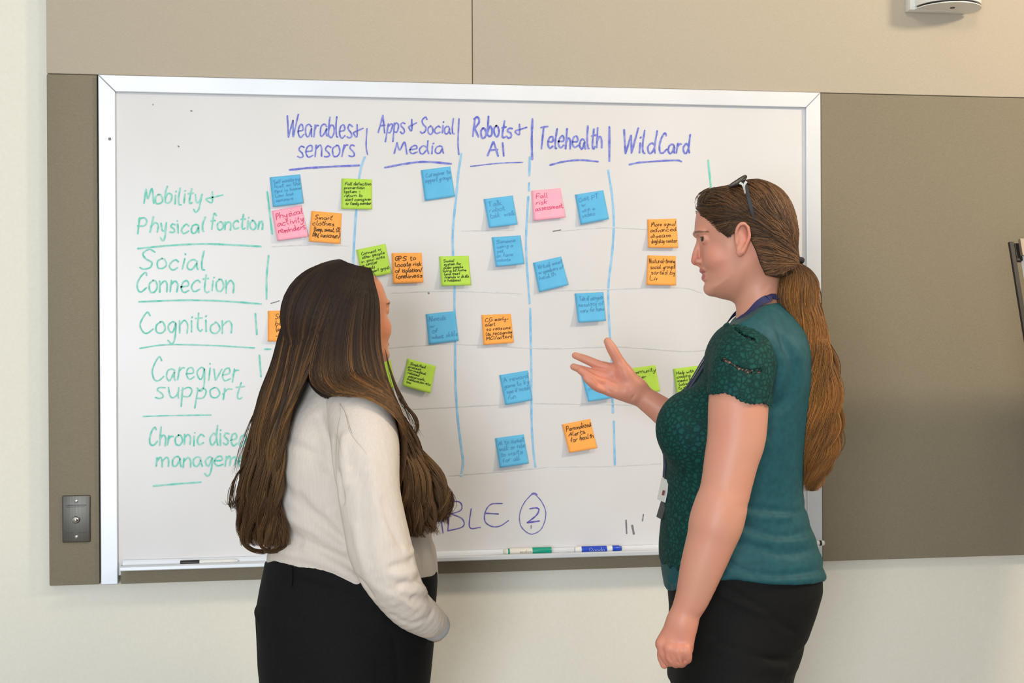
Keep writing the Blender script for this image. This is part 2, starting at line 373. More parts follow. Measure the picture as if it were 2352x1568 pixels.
heading('teal handwritten row title Mobility + Physical fonction', T_, [('Mobility', 331, 462, 467, 21, 38), ('Physical', 317, 468, 533, 21, 34), ('fonction', 483, 603, 527, 20, 36)],
        [([(316.5, 570.6), (390.5, 563.5), (479, 560), (599.5, 565.7)], 4)], [(473, 512, 440, 465)], w=3.8)
heading('teal handwritten row title Social Connection', T_, [('Social', 321, 468, 618, 23, 42), ('Connection', 312, 537, 670, 27, 41)],
        [([(318.7, 692.8), (412.7, 689.5), (501, 690.6), (600.6, 697.7)], 4)], w=3.8)
heading('teal handwritten row title Cognition', T_, [('Cognition', 323, 532, 763, 27, 45)], [([(321, 799.6), (382.6, 791.4), (485, 793), (585, 798.8)], 3.2)], w=3.6)
heading('teal handwritten row title Caregiver support', T_, [('Caregiver', 350, 548, 873, 28, 50), ('support', 356, 554, 915, 25, 40)], [([(328.4, 956), (397.3, 954), (485, 952.7)], 3)], w=3.4)
heading('teal handwritten row title Chronic disease management', T_, [('Chronic', 342, 466, 1022, 24, 41), ('disease', 482, 602, 1022, 27, 46), ('management', 359, 606, 1071, 23, 40)],
        [([(351.8, 1116), (406, 1111), (461.8, 1107)], 4)], w=3.8)
for p in ([(613.8, 439.7), (618, 475), (625, 537)], [(617, 586.7), (612.7, 634), (612.3, 687)], [(586.5, 719.6), (590, 768)], [(595.8, 815.5), (599.6, 864.8)], [(1626.7, 367.5), (1633, 429)], [(608, 801.7), (622, 801.7)]):
    wr = writing('row_divider', T_); line(wr, p, 4); done(wr)
for lab, segs in (
    ('light blue line between the first and second columns', [[(837.7, 360.4), (830, 383.6), (825, 409), (820, 450), (818.4, 482), (814.5, 540), (811.7, 601.6), (812, 700), (815, 900)]]),
    ('light blue line between the second and third columns', [[(1059.9, 352.7), (1053, 397), (1049, 443), (1042, 507), (1040, 545), (1041, 590), (1044, 659), (1044, 712), (1045.5, 784), (1046.4, 877), (1051, 954.5), (1060, 1030), (1064, 1061), (1059, 1093)]]),
    ('light blue line between the third and fourth columns', [[(1216.8, 360), (1216, 403)], [(1215.5, 420), (1215, 438)], [(1213.5, 451.7), (1208.4, 546), (1210, 604), (1216.7, 697)], [(1218, 708), (1220.5, 860), (1221, 961), (1225, 1032), (1230, 1073)]]),
    ('light blue line between the fourth and fifth columns', [[(1397, 390.5), (1407, 457), (1410, 520), (1406, 582.7), (1399.5, 637), (1397, 680), (1400.6, 760), (1405, 819), (1408, 948)], [(1410, 967), (1412.5, 1067.6)]])):
    wr = writing('column_line', K_, lab)
    for p in segs: line(wr, p, 4.6)
    done(wr)
wr = writing('faint_row_line', M['ink_faint'], 'faded grey rules across the rows')
for p in ([(624, 566), (720, 562), (800, 564)], [(1060, 530), (1180, 528)], [(1290, 530), (1400, 522), (1500, 528)], [(900, 672), (1040, 668), (1200, 674)], [(1250, 668), (1400, 664), (1560, 660), (1612, 672)], [(895, 798), (1040, 790), (1250, 800), (1420, 796), (1560, 806), (1620, 804)],
          [(930, 940), (1050, 934), (1160, 928)], [(1230, 926), (1400, 928), (1500, 932)], [(1030, 1092), (1160, 1082), (1260, 1072)], [(1270, 1072), (1420, 1070), (1520, 1064)]): line(wr, p, 2)
done(wr)
for p, w in (([(1438, 1194), (1439.5, 1225)], 3.4), ([(1452, 1206), (1456, 1226)], 4.5), ([(1478, 1181), (1475.7, 1196)], 2.6), ([(622, 696.6), (642, 690.6)], 2.2), ([(1270, 531), (1288, 528)], 2.4), ([(984, 672), (985.5, 674)], 3.4),
             ([(409, 335), (411, 337)], 3), ([(438, 254), (441, 255)], 3), ([(351, 239), (352, 241)], 2), ([(1220, 1206), (1220, 1213)], 2.2), ([(1452, 1252), (1458, 1252)], 1.6)):
    wr = writing('stray_mark', M['ink_grey']); line(wr, p, w); done(wr)
wr = writing('handwriting', N_, 'violet-blue handwriting TABLE with a circled 2')
for s, x0, x1, y0, y1 in (('T', 940, 976, 1158, 1218), ('A', 984, 1019, 1158, 1224), ('B', 1029, 1064, 1154, 1217), ('L', 1077, 1101, 1165, 1210)): word(wr, s, x0, x1, y1, 20, y1-y0, w=2.5)
line(wr, [(1154, 1156), (1130, 1157), (1118, 1168), (1113, 1185), (1116, 1200), (1132, 1209), (1150, 1207), (1168, 1195)], 2.5); line(wr, [(1113, 1178), (1145, 1180)], 2.8)
line(wr, [(1217, 1168), (1231, 1166), (1238, 1170), (1232, 1183), (1211, 1200)], 3.3); line(wr, [(1211, 1200), (1239, 1196)], 3.6)
line(wr, [(1224, 1132), (1205, 1153), (1194, 1180), (1196, 1206), (1210, 1222), (1224, 1226), (1242, 1216), (1252, 1194), (1253, 1172), (1243, 1150), (1228, 1133)], 1.9)
line(wr, [(1222, 1134), (1228, 1133), (1233, 1136)], 4.5)
done(wr)
# ------------------------------------------------------------------ sticky notes
def note(col, TL, TR, BR, BL, label, text, lift=0.010, fill=0.86, tw=1.2, x0=.08, curl=0.0):
    Q = [np.array(p, float) for p in (TL, TR, BR, BL)]
    def srf(u, v, off=0.0):
        u = np.asarray(u, float); v = np.asarray(v, float)
        c = (1-u)[:, None]*(1-v)[:, None]*Q[0]+u[:, None]*(1-v)[:, None]*Q[1]+u[:, None]*v[:, None]*Q[2]+(1-u)[:, None]*v[:, None]*Q[3]
        h = 0.0014+lift*np.clip(v-.12, 0, 1)**1.7*(1+curl*(u-.5))
        return onplane(c[:, 0], c[:, 1], SURF-h-off)
    nu, nv = 9, 12
    uu, vv = np.meshgrid(np.linspace(0, 1, nu), np.linspace(0, 1, nv)); uu, vv = uu.ravel(), vv.ravel()
    A = srf(uu, vv); Bk = srf(uu, vv, -0.0003); n = nu*nv; f = []
    for j in range(nv-1):
        for i in range(nu-1):
            a = j*nu+i; q = (a, a+1, a+nu+1, a+nu); f.append(q[::-1]); f.append(tuple(n+k for k in q))
    rim = [i for i in range(nu)]+[j*nu+nu-1 for j in range(1, nv)]+[(nv-1)*nu+i for i in range(nu-2, -1, -1)]+[j*nu for j in range(nv-2, 0, -1)]
    for a, b in zip(rim, rim[1:]+rim[:1]): f.append((a, b, n+b, n+a))
    base = srf(np.array([.5]), np.array([0.0]))[0]
    root = thing('sticky_note', base, label, 'sticky note', 'sticky notes on the whiteboard')
    mesh('paper', np.vstack([A, Bk]), f, M['note_'+col], root, True)
    if text:
        ink = {'blue': 'ink_pen_blue', 'green': 'ink_pen_green', 'pink': 'ink_pen_pink', 'orange': 'ink_pen'}[col]
        mb = MB(); k = len(text); top, bot = .12, .12+fill*.9; step = (bot-top)/max(k, 1)
        size = 66.0
        for i, s in enumerate(text):
            st, w_ = layout(s, 0.9); ind = x0+RNG.uniform(0, .07); mx = min(.97-ind, w_*step*.055)
            sx = mx/w_; yb = top+step*(i+.72); sy = step*.038
            for q, ch in st:
                pts = [(ind+p[0]*sx, yb-p[1]*sy-(p[0]*sx)*0.03) for p in q]
                ribbon(mb, pts, tw/size, lambda C: srf(C[:, 0], C[:, 1], 0.0005), n=3)
        mb.build('handwriting', M[ink], root)
    return root
note('blue', (619.5, 407), (689.5, 400), (697, 466.5), (626.5, 475), 'blue sticky note above the pink note, in the first column', ['Self monitoring', 'foot on the', 'tips in home', 'low line', 'sensors'])
note('green', (784.6, 409.5), (854.3, 412), (854, 481), (784, 480), 'lime green sticky note reading Fall detection, under the Wearables underline', ['Fall detection', 'prevention', 'system -', 'return to', 'alert caregiver', 'or family member'], lift=.006)
note('pink', (624, 484), (693, 471), (707.7, 543), (636.5, 553), 'pink sticky note reading Physical activity reminders, below a blue note', ['Physical', 'activity', 'reminders'], fill=.8, tw=1.35)
note('orange', (715.4, 484), (785, 490), (781, 560), (709, 554), 'orange sticky note reading Smart clothes, touching the pink note', ['Smart', 'clothes', '(temp, sweat, O2', 'BMI, sunscreen)'], tw=1.35)
note('blue', (966.6, 390.7), (1034.5, 382), (1045, 451), (976, 461), 'blue sticky note under the Apps + Social Media heading', ['Caregiver to', 'support groups'], fill=.4, lift=.005)
note('blue', (1110.7, 457), (1177.8, 448.7), (1188.5, 515), (1123, 522.7), 'blue sticky note topmost in the Robots + AI column', ['Talk', 'robot', 'talk  walk'], fill=.7, lift=.016)
note('pink', (1220.6, 437.7), (1287.4, 431.8), (1299, 499), (1225.7, 506.6), 'pink sticky note reading Fall risk assessment in the Telehealth column', ['Fall', 'risk', 'assessment'], fill=.7)
note('blue', (1320.6, 447), (1385.7, 436.4), (1398.4, 502.8), (1333.4, 515.5), 'blue sticky note right of the pink Fall risk note', ['Gait PT', 'w', 'use a', 'video'], fill=.8)
note('orange', (1486.7, 503.5), (1553.5, 502), (1557.4, 569), (1488.4, 568.6), 'orange sticky note reading More sync, upper of two in the Wild Card column', ['More sync/', 'advanced', 'disease', 'day/stay center'], lift=.012)
note('orange', (1487.4, 586), (1552.4, 588), (1552.4, 655.3), (1484.5, 654), 'orange sticky note reading Natural-timing, lower of two in the Wild Card column', ['Natural-timing', 'social groups', 'sorted by', 'Liv'], lift=.012)
note('blue', (1224.3, 603.3), (1289, 588.7), (1305.8, 654), (1238, 670.5), 'strongly tilted blue sticky note right of the third column line', ['Virtual meet', 'w speakers of', 'health'], fill=.6)
note('blue', (1319.7, 673.7), (1386, 670.5), (1391.3, 736.6), (1328, 740.5), 'blue sticky note left of the fourth column line, above the raised hand', ['Tele of caregiver', 'sessions of', 'care for home'], fill=.66, lift=.016)
note('blue', (1129.5, 544.7), (1195.8, 540.4), (1204.3, 606), (1138.4, 612), 'blue sticky note second from top in the Robots + AI column', ['Someone', 'using a', 'pet', 'on face', 'robots'], lift=.016)
note('green', (818, 573.6), (885, 559.6), (898.9, 627.6), (832, 640), 'lime green sticky note reading Connect w other people, partly behind the dark hair', ['Connect w', 'other people', 'in your area', 'w similar', 'needs', '(support grps)'])
note('orange', (899.5, 581), (968.6, 580.4), (971.8, 648.8), (902.5, 651), 'orange sticky note reading GPS to locate risk of isolation', ['GPS to', 'locate risk', 'of isolation/', 'loneliness'], tw=1.45)
note('green', (1008.3, 588.9), (1076.4, 587.2), (1081.7, 654.8), (1013.7, 656.5), 'lime green sticky note reading Social, across the second column line', ['Social', 'system for', 'older people', 'living at home', '(and meet', 'friends w skills', '+ hobbies)'], lift=.013)
note('blue', (978, 721), (1046, 714), (1053.6, 782.3), (985, 790.9), 'blue sticky note across the second column line, left of the orange CG note', ['Needs', 'w', 'of', 'what skills'], lift=.005)
note('orange', (1105.7, 723.2), (1173.5, 720.3), (1179.5, 786.6), (1110.4, 792), 'orange sticky note reading CG early-alert in the Robots + AI column', ['CG early-', 'alert', 'to reasons', '(to recognize', 'MCI/action)'], lift=.012)
note('green', (935.6, 822.7), (1001.2, 840.4), (988.2, 903.4), (924.6, 885), 'lime green sticky note reading Simplified process, beside the dark hair', ['Simplified', 'process', 'for medical', 'related', 'paperwork,', 'medication etc', 'too'], lift=.014)
note('blue', (1146.6, 861.4), (1212.8, 850.4), (1221.9, 919), (1160.5, 929.6), 'blue sticky note touching the third column line, second from bottom of its column', ['A reward', 'game to try', 'see if needs', 'fun'], lift=.012)
note('blue', (1136.9, 1006.2), (1203.1, 997), (1214.4, 1064.4), (1147.6, 1074), 'blue sticky note lowest in the Robots + AI column', ['AI to assist', 'walk or ride', 'to visits', 'for all'], lift=.012)
note('orange', (1290.4, 974.5), (1355.6, 961.6), (1371.2, 1028.8), (1307.2, 1039.5), 'orange sticky note reading Personalized Alerts for health, below the raised hand', ['Personalized', 'Alerts', 'for health'], fill=.66, lift=.015, tw=1.35)
note('blue', (1334, 857), (1402, 848), (1412, 913), (1351, 922), 'blue sticky note mostly covered by the raised hand', ['Video', 'caregiver', 'calls'], fill=.6, lift=.016)
note('green', (1438, 847), (1505, 838), (1516, 898), (1449, 910), 'lime green sticky note behind the wrist of the raised hand', ['community', 'center', '', 'train'], fill=.8, lift=.01)
note('green', (1545.7, 847), (1613, 838), (1622, 905), (1555.3, 913), 'lime green sticky note partly behind the green lace sleeve', ['Help with', 'cooking', 'meals by', '(volunteers', 'to shop', 'menu'], lift=.01)
note('orange', (615, 713.7), (683, 712), (684, 783), (615, 784), 'orange sticky note reading Smart house, cut off by the dark hair', ['Smart', 'house', '(anticipate', '- needs)'], fill=.9, x0=.2)
note('blue', (734, 609.5), (806, 606), (808, 676), (737, 680), 'blue sticky note peeking out above the dark-haired head', ['Voice', 'chat'], fill=.5)
note('orange', (868, 974), (935, 963), (948, 1029), (881, 1040), 'orange sticky note showing only an edge behind the wavy hair', None)
note('green', (838, 832), (897, 826), (908, 890), (848, 902), 'lime green sticky note glimpsed through the strands of dark hair', None)

# ------------------------------------------------------------------ steel plate with knob
x0, z1 = wp(143, 1138, PAN_Y-.003); x1, z0 = wp(208, 1244, PAN_Y-.003)
pl = thing('wall_plate', ((x0+x1)/2, PAN_Y, z0), 'brushed steel wall plate with a round knob, on the left fabric panel', 'wall plate')
MB().box((x0, PAN_Y-.006, z0), (x1, PAN_Y+.002, z1), .0022).build('plate', M['steel'], pl, auto=50)
xc = (x0+x1)/2; zc = (z0+z1)/2-.001
MB().lathe((xc, PAN_Y-.006, zc), (xc, PAN_Y-.020, zc), [(0, .0078), (.25, .0085), (.3, .0075), (.45, .0088), (.7, .0080), (.9, .0052), (1, .001)], 24).build('knob', M['chrome'], pl, auto=60)
for zz in (z1-.0135, z0+.0135):
    MB().lathe((xc, PAN_Y-.006, zz), (xc, PAN_Y-.0078, zz), [(0, .0045), (.6, .0042), (1, .002)], 18).build('screw', M['chrome'], pl, auto=60)
def plate_text(marks):                 # worn engraved lines, not readable in the photograph
    lw = MB()
    for xa, xb, zz, h in marks: ribbon(lw, [(xa, zz), ((xa+xb)/2, zz+h*.3), (xb, zz)], h, lambda C: np.stack([C[:, 0], np.full(len(C), PAN_Y-.0064), C[:, 1]], 1), n=4)
    lw.build('engraved_lettering', M['black'], pl)
W_ = x1-x0
plate_text([(x0+W_*.14, x0+W_*.86, z1-.0235, .0016)]); plate_text([(x0+W_*.16, x0+W_*.80, z1-.0275, .0011)])
for a_, b_ in ((.16, .24), (.29, .40), (.58, .68), (.72, .86)): plate_text([(x0+W_*a_, x0+W_*b_, z0+.0225, .0030 if a_ < .2 else .0016)])

# ------------------------------------------------------------------ wall speaker at the top right
bx0, bz = wp(2078, 29, PAN_Y-.002); bx1, _ = wp(2181, 29, PAN_Y-.002)
dv = thing('wall_speaker', ((bx0+bx1)/2, PAN_Y, bz), 'white round-fronted speaker on a wall bracket at the upper right', 'speaker')
cx_, cy_ = (bx0+bx1)/2+.037, PAN_Y-.034; R_ = .0870
def dsec(r, ext):   # D outline: round front, straight sides back to the bracket
    hw = (bx1-bx0)/2; n = 30; a0 = math.asin(min(1, hw/r)); P = []
    for k in range(n+1):
        a = -math.pi/2-(math.pi-a0)+ (2*(math.pi-a0))*k/n
        P.append((cx_+r*math.cos(a), cy_+r*math.sin(a)))
    return P
MB().box((bx0, PAN_Y-.034, bz), (bx1, PAN_Y, bz+.16), .003).build('bracket', M['white'], dv, auto=40)
def half(z0, z1, r, name, m):          # half-round body, flat against the wall
    n = 40; P = [(cx_+r*math.cos(math.pi+math.pi*k/n), cy_+r*math.sin(math.pi+math.pi*k/n)) for k in range(n+1)]
    P = [(cx_-r, PAN_Y-.002)]+P+[(cx_+r*.93, PAN_Y-.018), (cx_+r*.6, PAN_Y-.002)]
    return MB().prism(P, 'z', z0, z1).build(name, m, dv, auto=40)
half(bz+.0008, bz+.0030, R_, 'bottom_plate', M['white']); half(bz+.0030, bz+.0085, R_-.006, 'groove', M['black']); half(bz+.0085, bz+.15, R_, 'housing', M['white'])
hx, hz = onplane(2183, 13, cy_)[[0, 2]]
MB().lathe((cx_+.002, cy_-.030, bz+.0012), (cx_+.002, cy_-.030, bz-.0006), [(0, .0065), (1, .006)], 16).build('screw_hole', M['black'], dv)

# ------------------------------------------------------------------ markers in the tray
def marker(px0, px1, body, cap, label, kind, pyc, r=.0082, flip=False):
    a = onplane(px0, pyc, TRAY_Y); b = onplane(px1, pyc, TRAY_Y); z = TRAY_Z+r+.0004
    xa, xb = (float(a[0]), float(b[0])); L = xb-xa
    P = lambda t: (xa+(xb-xa)*t, TRAY_Y, z)
    root = thing('marker', ((xa+xb)/2, TRAY_Y, TRAY_Z), label, 'marker', 'dry-erase markers in the tray')
    return root, P, r
def seg(root, name, P, r, t0, t1, m, prof=((0, .93), (.04, 1), (.96, 1), (1, .93))):
    return MB().lathe(P(t0), P(t1), [(t, r*q) for t, q in prof], 20).build(name, m, root, auto=50)
MK = {'teal': mat('teal_plastic', srgb(0, 150, 125), .35), 'blue': mat('blue_plastic', srgb(22, 70, 190), .35), 'cream': mat('cream_plastic', srgb(225, 220, 208), .4)}
def marks(root, P, r, t0, t1, s, m):   # lettering wrapped on the upper front of a barrel
    mb = MB(); st, tw = layout(s, .2)
    a0, a1 = P(t0), P(t1)
    def lf(C):
        ang = math.radians(205)-C[:, 1]*math.radians(60)
        return np.stack([a0[0]+(a1[0]-a0[0])*C[:, 0], a0[1]+(r+.0003)*np.cos(ang), a0[2]+(r+.0003)*np.sin(ang)*1.0], 1)
    for q, ch in st: ribbon(mb, [(p[0]/tw, p[1]/20) for p in q], .018, lf, n=3)
    return mb.build('lettering', m, root)
rt, P, r = marker(1156, 1266, None, None, 'white dry-erase marker with a green cap, in the tray', 'green', 1265)
seg(rt, 'barrel', P, r, .0, .62, MK['cream'], ((0, .6), (.06, .9), (.1, 1), (1, 1)))
seg(rt, 'band', P, r*1.01, .09, .13, MK['teal']); seg(rt, 'cap', P, r*1.12, .60, 1, MK['teal']); marks(rt, P, r, .34, .58, 'mnrkrn', M['ink_pen'])
rt, P, r = marker(1320, 1427, None, None, 'blue dry-erase marker with white collar bands, in the tray', 'blue', 1263)
seg(rt, 'end_plug', P, r, 0, .14, M['white']); seg(rt, 'barrel', P, r*1.02, .14, .68, MK['blue']); seg(rt, 'collar', P, r, .68, .80, M['white'])
seg(rt, 'cap', P, r*1.02, .80, 1, MK['blue'], ((0, 1), (.7, 1), (.8, .75), (1, .7))); marks(rt, P, r*1.02, .30, .62, 'Qoodo', M['white'])
rt, P, r = marker(414, 546, None, None, 'slim black-capped white marker at the left end of the tray', 'black', 1291, r=.0050)
seg(rt, 'cap', P, r*1.1, 0, .335, M['black']); seg(rt, 'barrel', P, r, .335, 1, M['white'], ((0, 1), (.82, 1), (.9, .8), (1, .35))); marks(rt, P, r, .40, .78, '-. - . -.', M['black'])
rt, P, r = marker(1786, 1894, None, None, 'white marker with a black band, poking out past the whiteboard behind the green top', 'white', 1247, r=.0068)
seg(rt, 'barrel', P, r, 0, .88, M['white']); seg(rt, 'band', P, r*1.01, .88, .925, M['black']); seg(rt, 'end_plug', P, r*1.05, .925, 1, M['white'], ((0, 1), (.5, 1), (.85, .8), (1, .4)))

# ------------------------------------------------------------------ flip-chart easel at the right edge
EY = -0.42
ea = onplane(2322, 556, EY)
EP = np.array([float(ea[0]), EY, float(ea[2])]); EW = np.array([1.0, 0, 0]); EUP = np.array([0, .280, .960]); EN = np.array([0, -.960, .280]); ELEN = EP[2]/EUP[2]
es = thing('flip_chart_easel', (EP[0]+.3, EY-.2, 0), 'black metal flip chart easel with white paper at the right edge', 'easel')
def eb_(w0, w1, u0, u1, n0, n1, name, m):        # box in the easel's own leaning frame: width, down from the top, towards the front
    v = [EP+EW*w-EUP*u+EN*n for w in (w0, w1) for u in (u0, u1) for n in (n0, n1)]
    return MB().add(v, [(0, 1, 3, 2), (4, 6, 7, 5), (0, 4, 5, 1), (2, 3, 7, 6), (0, 2, 6, 4), (1, 5, 7, 3)]).build(name, m, es)
WID = .60
eb_(-.0055, .0045, .0, ELEN-.004, -.004, .004, 'leg', M['dark_metal']); eb_(WID-.006, WID+.006, .0, ELEN-.004, -.006, .006, 'leg', M['dark_metal'])
mid = EP+EW*WID/2
rl = np.array([mid[0]+.05, mid[1]+.34, 0.012]); d_ = rl-(mid-EUP*.03)
MB().tube(mid-EUP*.03-EN*.01, rl, .008).build('rear_leg', M['dark_metal'], es, auto=40)
eb_(.006, WID-.006, .004, .046, -.010, .004, 'top_clamp', M['dark_metal'])
eb_(.016, WID-.010, -.004, .036, .004, .014, 'clamp_bar', mat('brown_grey_plastic', srgb(132, 114, 96), .4))
eb_(.020, WID-.014, .036, .86, -.004, .012, 'paper_pad', M['white'])
eb_(.006, WID-.006, .50, .515, -.012, -.004, 'cross_bar', M['dark_metal'])
# ------------------------------------------------------------------ sculpting with distance fields
def axis_vals(a, b, fine=(), hf=0.0016, hc=0.005):
    """coordinates from a to b, step hf inside the fine intervals, hc elsewhere (graded)"""
    out = [a]
    while out[-1] < b:
        x = out[-1]; d = min([max(lo-x, x-hi, 0.0) for lo, hi in fine] or [1.0])
        out.append(x+min(hc, hf+0.18*d))
    return np.array(out, np.float64)
class Field:
    def __init__(s, xs, ys, zs):
        s.xs, s.ys, s.zs = xs, ys, zs
        s.f = np.full((len(xs), len(ys), len(zs)), 0.5, np.float32)
    def _blk(s, lo, hi):
        r = []
        for a, l, h in zip((s.xs, s.ys, s.zs), lo, hi):
            i = max(0, np.searchsorted(a, l)-1); j = min(len(a), np.searchsorted(a, h)+1); r.append((i, j))
        return r
    def op(s, prim, mode='add', k=0.01, pad=0.012):
        fn, lo, hi = prim; pad = pad+k
        (a, b), (c, d), (e, f) = s._blk(np.array(lo)-pad, np.array(hi)+pad)
        if b <= a or d <= c or f <= e: return
        X, Y, Z = np.meshgrid(s.xs[a:b], s.ys[c:d], s.zs[e:f], indexing='ij')
        P = np.stack([X, Y, Z], -1).reshape(-1, 3)
        D = np.asarray(fn(P), np.float32).reshape(X.shape); F = s.f[a:b, c:d, e:f]
        if mode == 'add': s.f[a:b, c:d, e:f] = smin(F, D, k)
        elif mode == 'sub': s.f[a:b, c:d, e:f] = -smin(-F, D, k)
        elif mode == 'and': s.f[a:b, c:d, e:f] = -smin(-F, -D, k)
        elif mode == 'disp': s.f[a:b, c:d, e:f] = F-D
    def add(s, p, k=0.01): s.op(p, 'add', k); return s
    def sub(s, p, k=0.004): s.op(p, 'sub', k); return s
    def clip(s, fn, k=0.002):
        big = ((fn), (-9, -9, -9), (9, 9, 9)); s.op(big, 'and', k); return s
    def disp(s, p): s.op(p, 'disp', 0, 0.0); return s
    def mesh(s, name, m, parent=None, relax=2):
        v, q = nets(s.f, s.xs, s.ys, s.zs)
        for _ in range(relax): v = relaxed(v, q, 0.5)
        return mesh(name, v, q, m, parent, True)
def smin(a, b, k):
    if k <= 0: return np.minimum(a, b)
    h = np.clip(.5+.5*(b-a)/k, 0, 1); return b+(a-b)*h-k*h*(1-h)
def relaxed(v, q, t):
    acc = np.zeros_like(v); cnt = np.zeros(len(v))
    for i in range(4):
        a, b = q[:, i], q[:, (i+1) % 4]
        for c in range(3): acc[:, c] += np.bincount(a, v[b, c], len(v))
        cnt += np.bincount(a, minlength=len(v))
    cnt[cnt == 0] = 1
    return v+(acc/cnt[:, None]-v)*t
def nets(f, xs, ys, zs):
    """naive surface nets on a rectilinear grid"""
    s = f < 0; n = [d-1 for d in f.shape]
    cnt = np.zeros(n, np.int8)
    cs = [(i, j, k) for i in (0, 1) for j in (0, 1) for k in (0, 1)]
    for i, j, k in cs: cnt += s[i:i+n[0], j:j+n[1], k:k+n[2]]
    act = (cnt > 0) & (cnt < 8); I, J, K = np.nonzero(act); N = len(I)
    idx = np.full(n, -1, np.int32); idx[I, J, K] = np.arange(N)
    val = np.stack([f[I+i, J+j, K+k] for i, j, k in cs], 1)
    co = np.array(cs, float); pos = np.zeros((N, 3)); c = np.zeros(N)
    for a in range(8):
        for b in range(a+1, 8):
            if np.abs(co[a]-co[b]).sum() != 1: continue
            m = (val[:, a] < 0) != (val[:, b] < 0)
            t = np.where(m, val[:, a]/np.where(m, val[:, a]-val[:, b], 1), 0)
            pos += np.where(m[:, None], co[a]+(co[b]-co[a])*t[:, None], 0); c += m
    pos /= c[:, None]
    def up(ax, i, fr): return ax[i]+(ax[np.minimum(i+1, len(ax)-1)]-ax[i])*fr
    v = np.stack([up(xs, I, pos[:, 0]), up(ys, J, pos[:, 1]), up(zs, K, pos[:, 2])], 1)
    quads = []
    for ax in range(3):
        a = [slice(None)]*3; b = [slice(None)]*3; a[ax] = slice(0, -1); b[ax] = slice(1, None)
        dif = s[tuple(a)] != s[tuple(b)]
        o1, o2 = [(1, 2), (2, 0), (0, 1)][ax]
        E = np.array(np.nonzero(dif)).T
        E = E[(E[:, o1] > 0) & (E[:, o2] > 0) & (E[:, o1] < n[o1]) & (E[:, o2] < n[o2])]
        if not len(E): continue
        ins = s[E[:, 0], E[:, 1], E[:, 2]]
        def cell(d1, d2):
            q = E.copy(); q[:, o1] -= d1; q[:, o2] -= d2; return idx[q[:, 0], q[:, 1], q[:, 2]]
        Q = np.stack([cell(1, 1), cell(0, 1), cell(0, 0), cell(1, 0)], 1)
        Q = np.where(ins[:, None], Q, Q[:, ::-1]); quads.append(Q[(Q >= 0).all(1)])
    return v, np.vstack(quads)
# primitives: (function of points, low corner, high corner)
def ell(c, rad, B=None):
    c = np.array(c, float); rad = np.array(rad, float); B = np.eye(3) if B is None else np.array(B)
    def fn(P):
        q = (P-c)@B.T; k0 = np.linalg.norm(q/rad, axis=1); k1 = np.linalg.norm(q/rad**2, axis=1)
        return np.where(k1 > 1e-9, k0*(k0-1)/np.maximum(k1, 1e-9), -rad.min())
    e = np.sqrt(((B*rad[:, None])**2).sum(0)); return fn, c-e, c+e
def chain(pts, rad, n=4, k=0.0):
    """round tube through points; rad one value per point"""
    A = np.hstack([np.asarray(pts, float), np.asarray(rad, float)[:, None]])
    C = catmull(A, n) if len(A) > 2 else A
    def fn(P):
        d = np.full(len(P), 9.0)
        for i in range(len(C)-1):
            a, b = C[i, :3], C[i+1, :3]; ab = b-a; L = max((ab@ab), 1e-12)
            t = np.clip((P-a)@ab/L, 0, 1); q = P-a-t[:, None]*ab
            d = np.minimum(d, np.sqrt((q*q).sum(1))-(C[i, 3]+(C[i+1, 3]-C[i, 3])*t))
        return d
    return fn, (C[:, :3]-C[:, 3:]).min(0), (C[:, :3]+C[:, 3:]).max(0)
def loft(rings, r, f, p=2.0):
    """rings: (z, center xyz, a along r, b along f) with a vertical axis; p = roundness exponent"""
    R = sorted(rings, key=lambda q: q[0]); z = np.array([q[0] for q in R]); c = np.array([q[1] for q in R]); a = np.array([q[2] for q in R]); b = np.array([q[3] for q in R])
    r = np.array([r[0], r[1], 0]); r /= np.linalg.norm(r); f = np.array([f[0], f[1], 0]); f /= np.linalg.norm(f)
    zz = np.linspace(z[0], z[-1], 200)
    def sm(y):
        t = np.interp(zz, z, y); k = np.ones(9)/9; return np.convolve(np.pad(t, 4, 'edge'), k, 'valid')
    cx, cy, aa, bb = sm(c[:, 0]), sm(c[:, 1]), sm(a), sm(b)
    def fn(P):
        Z = P[:, 2]; q = P.copy(); q[:, 0] -= np.interp(Z, zz, cx); q[:, 1] -= np.interp(Z, zz, cy)
        A, B_ = np.interp(Z, zz, aa), np.interp(Z, zz, bb); u = np.abs(q@r)/A; w = np.abs(q@f)/B_
        k0 = (u**p+w**p)**(1/p)+1e-9
        g = np.sqrt((u/A)**2+(w/B_)**2)/k0+1e-9
        d = (k0-1)/g if p == 2.0 else (k0-1)*np.minimum(A, B_)
        return np.maximum(d, np.maximum(z[0]-Z, Z-z[-1]))
    e = np.maximum(a, b)[:, None]; lo = (c-e).min(0); hi = (c+e).max(0); lo[2], hi[2] = z[0], z[-1]
    return fn, lo, hi
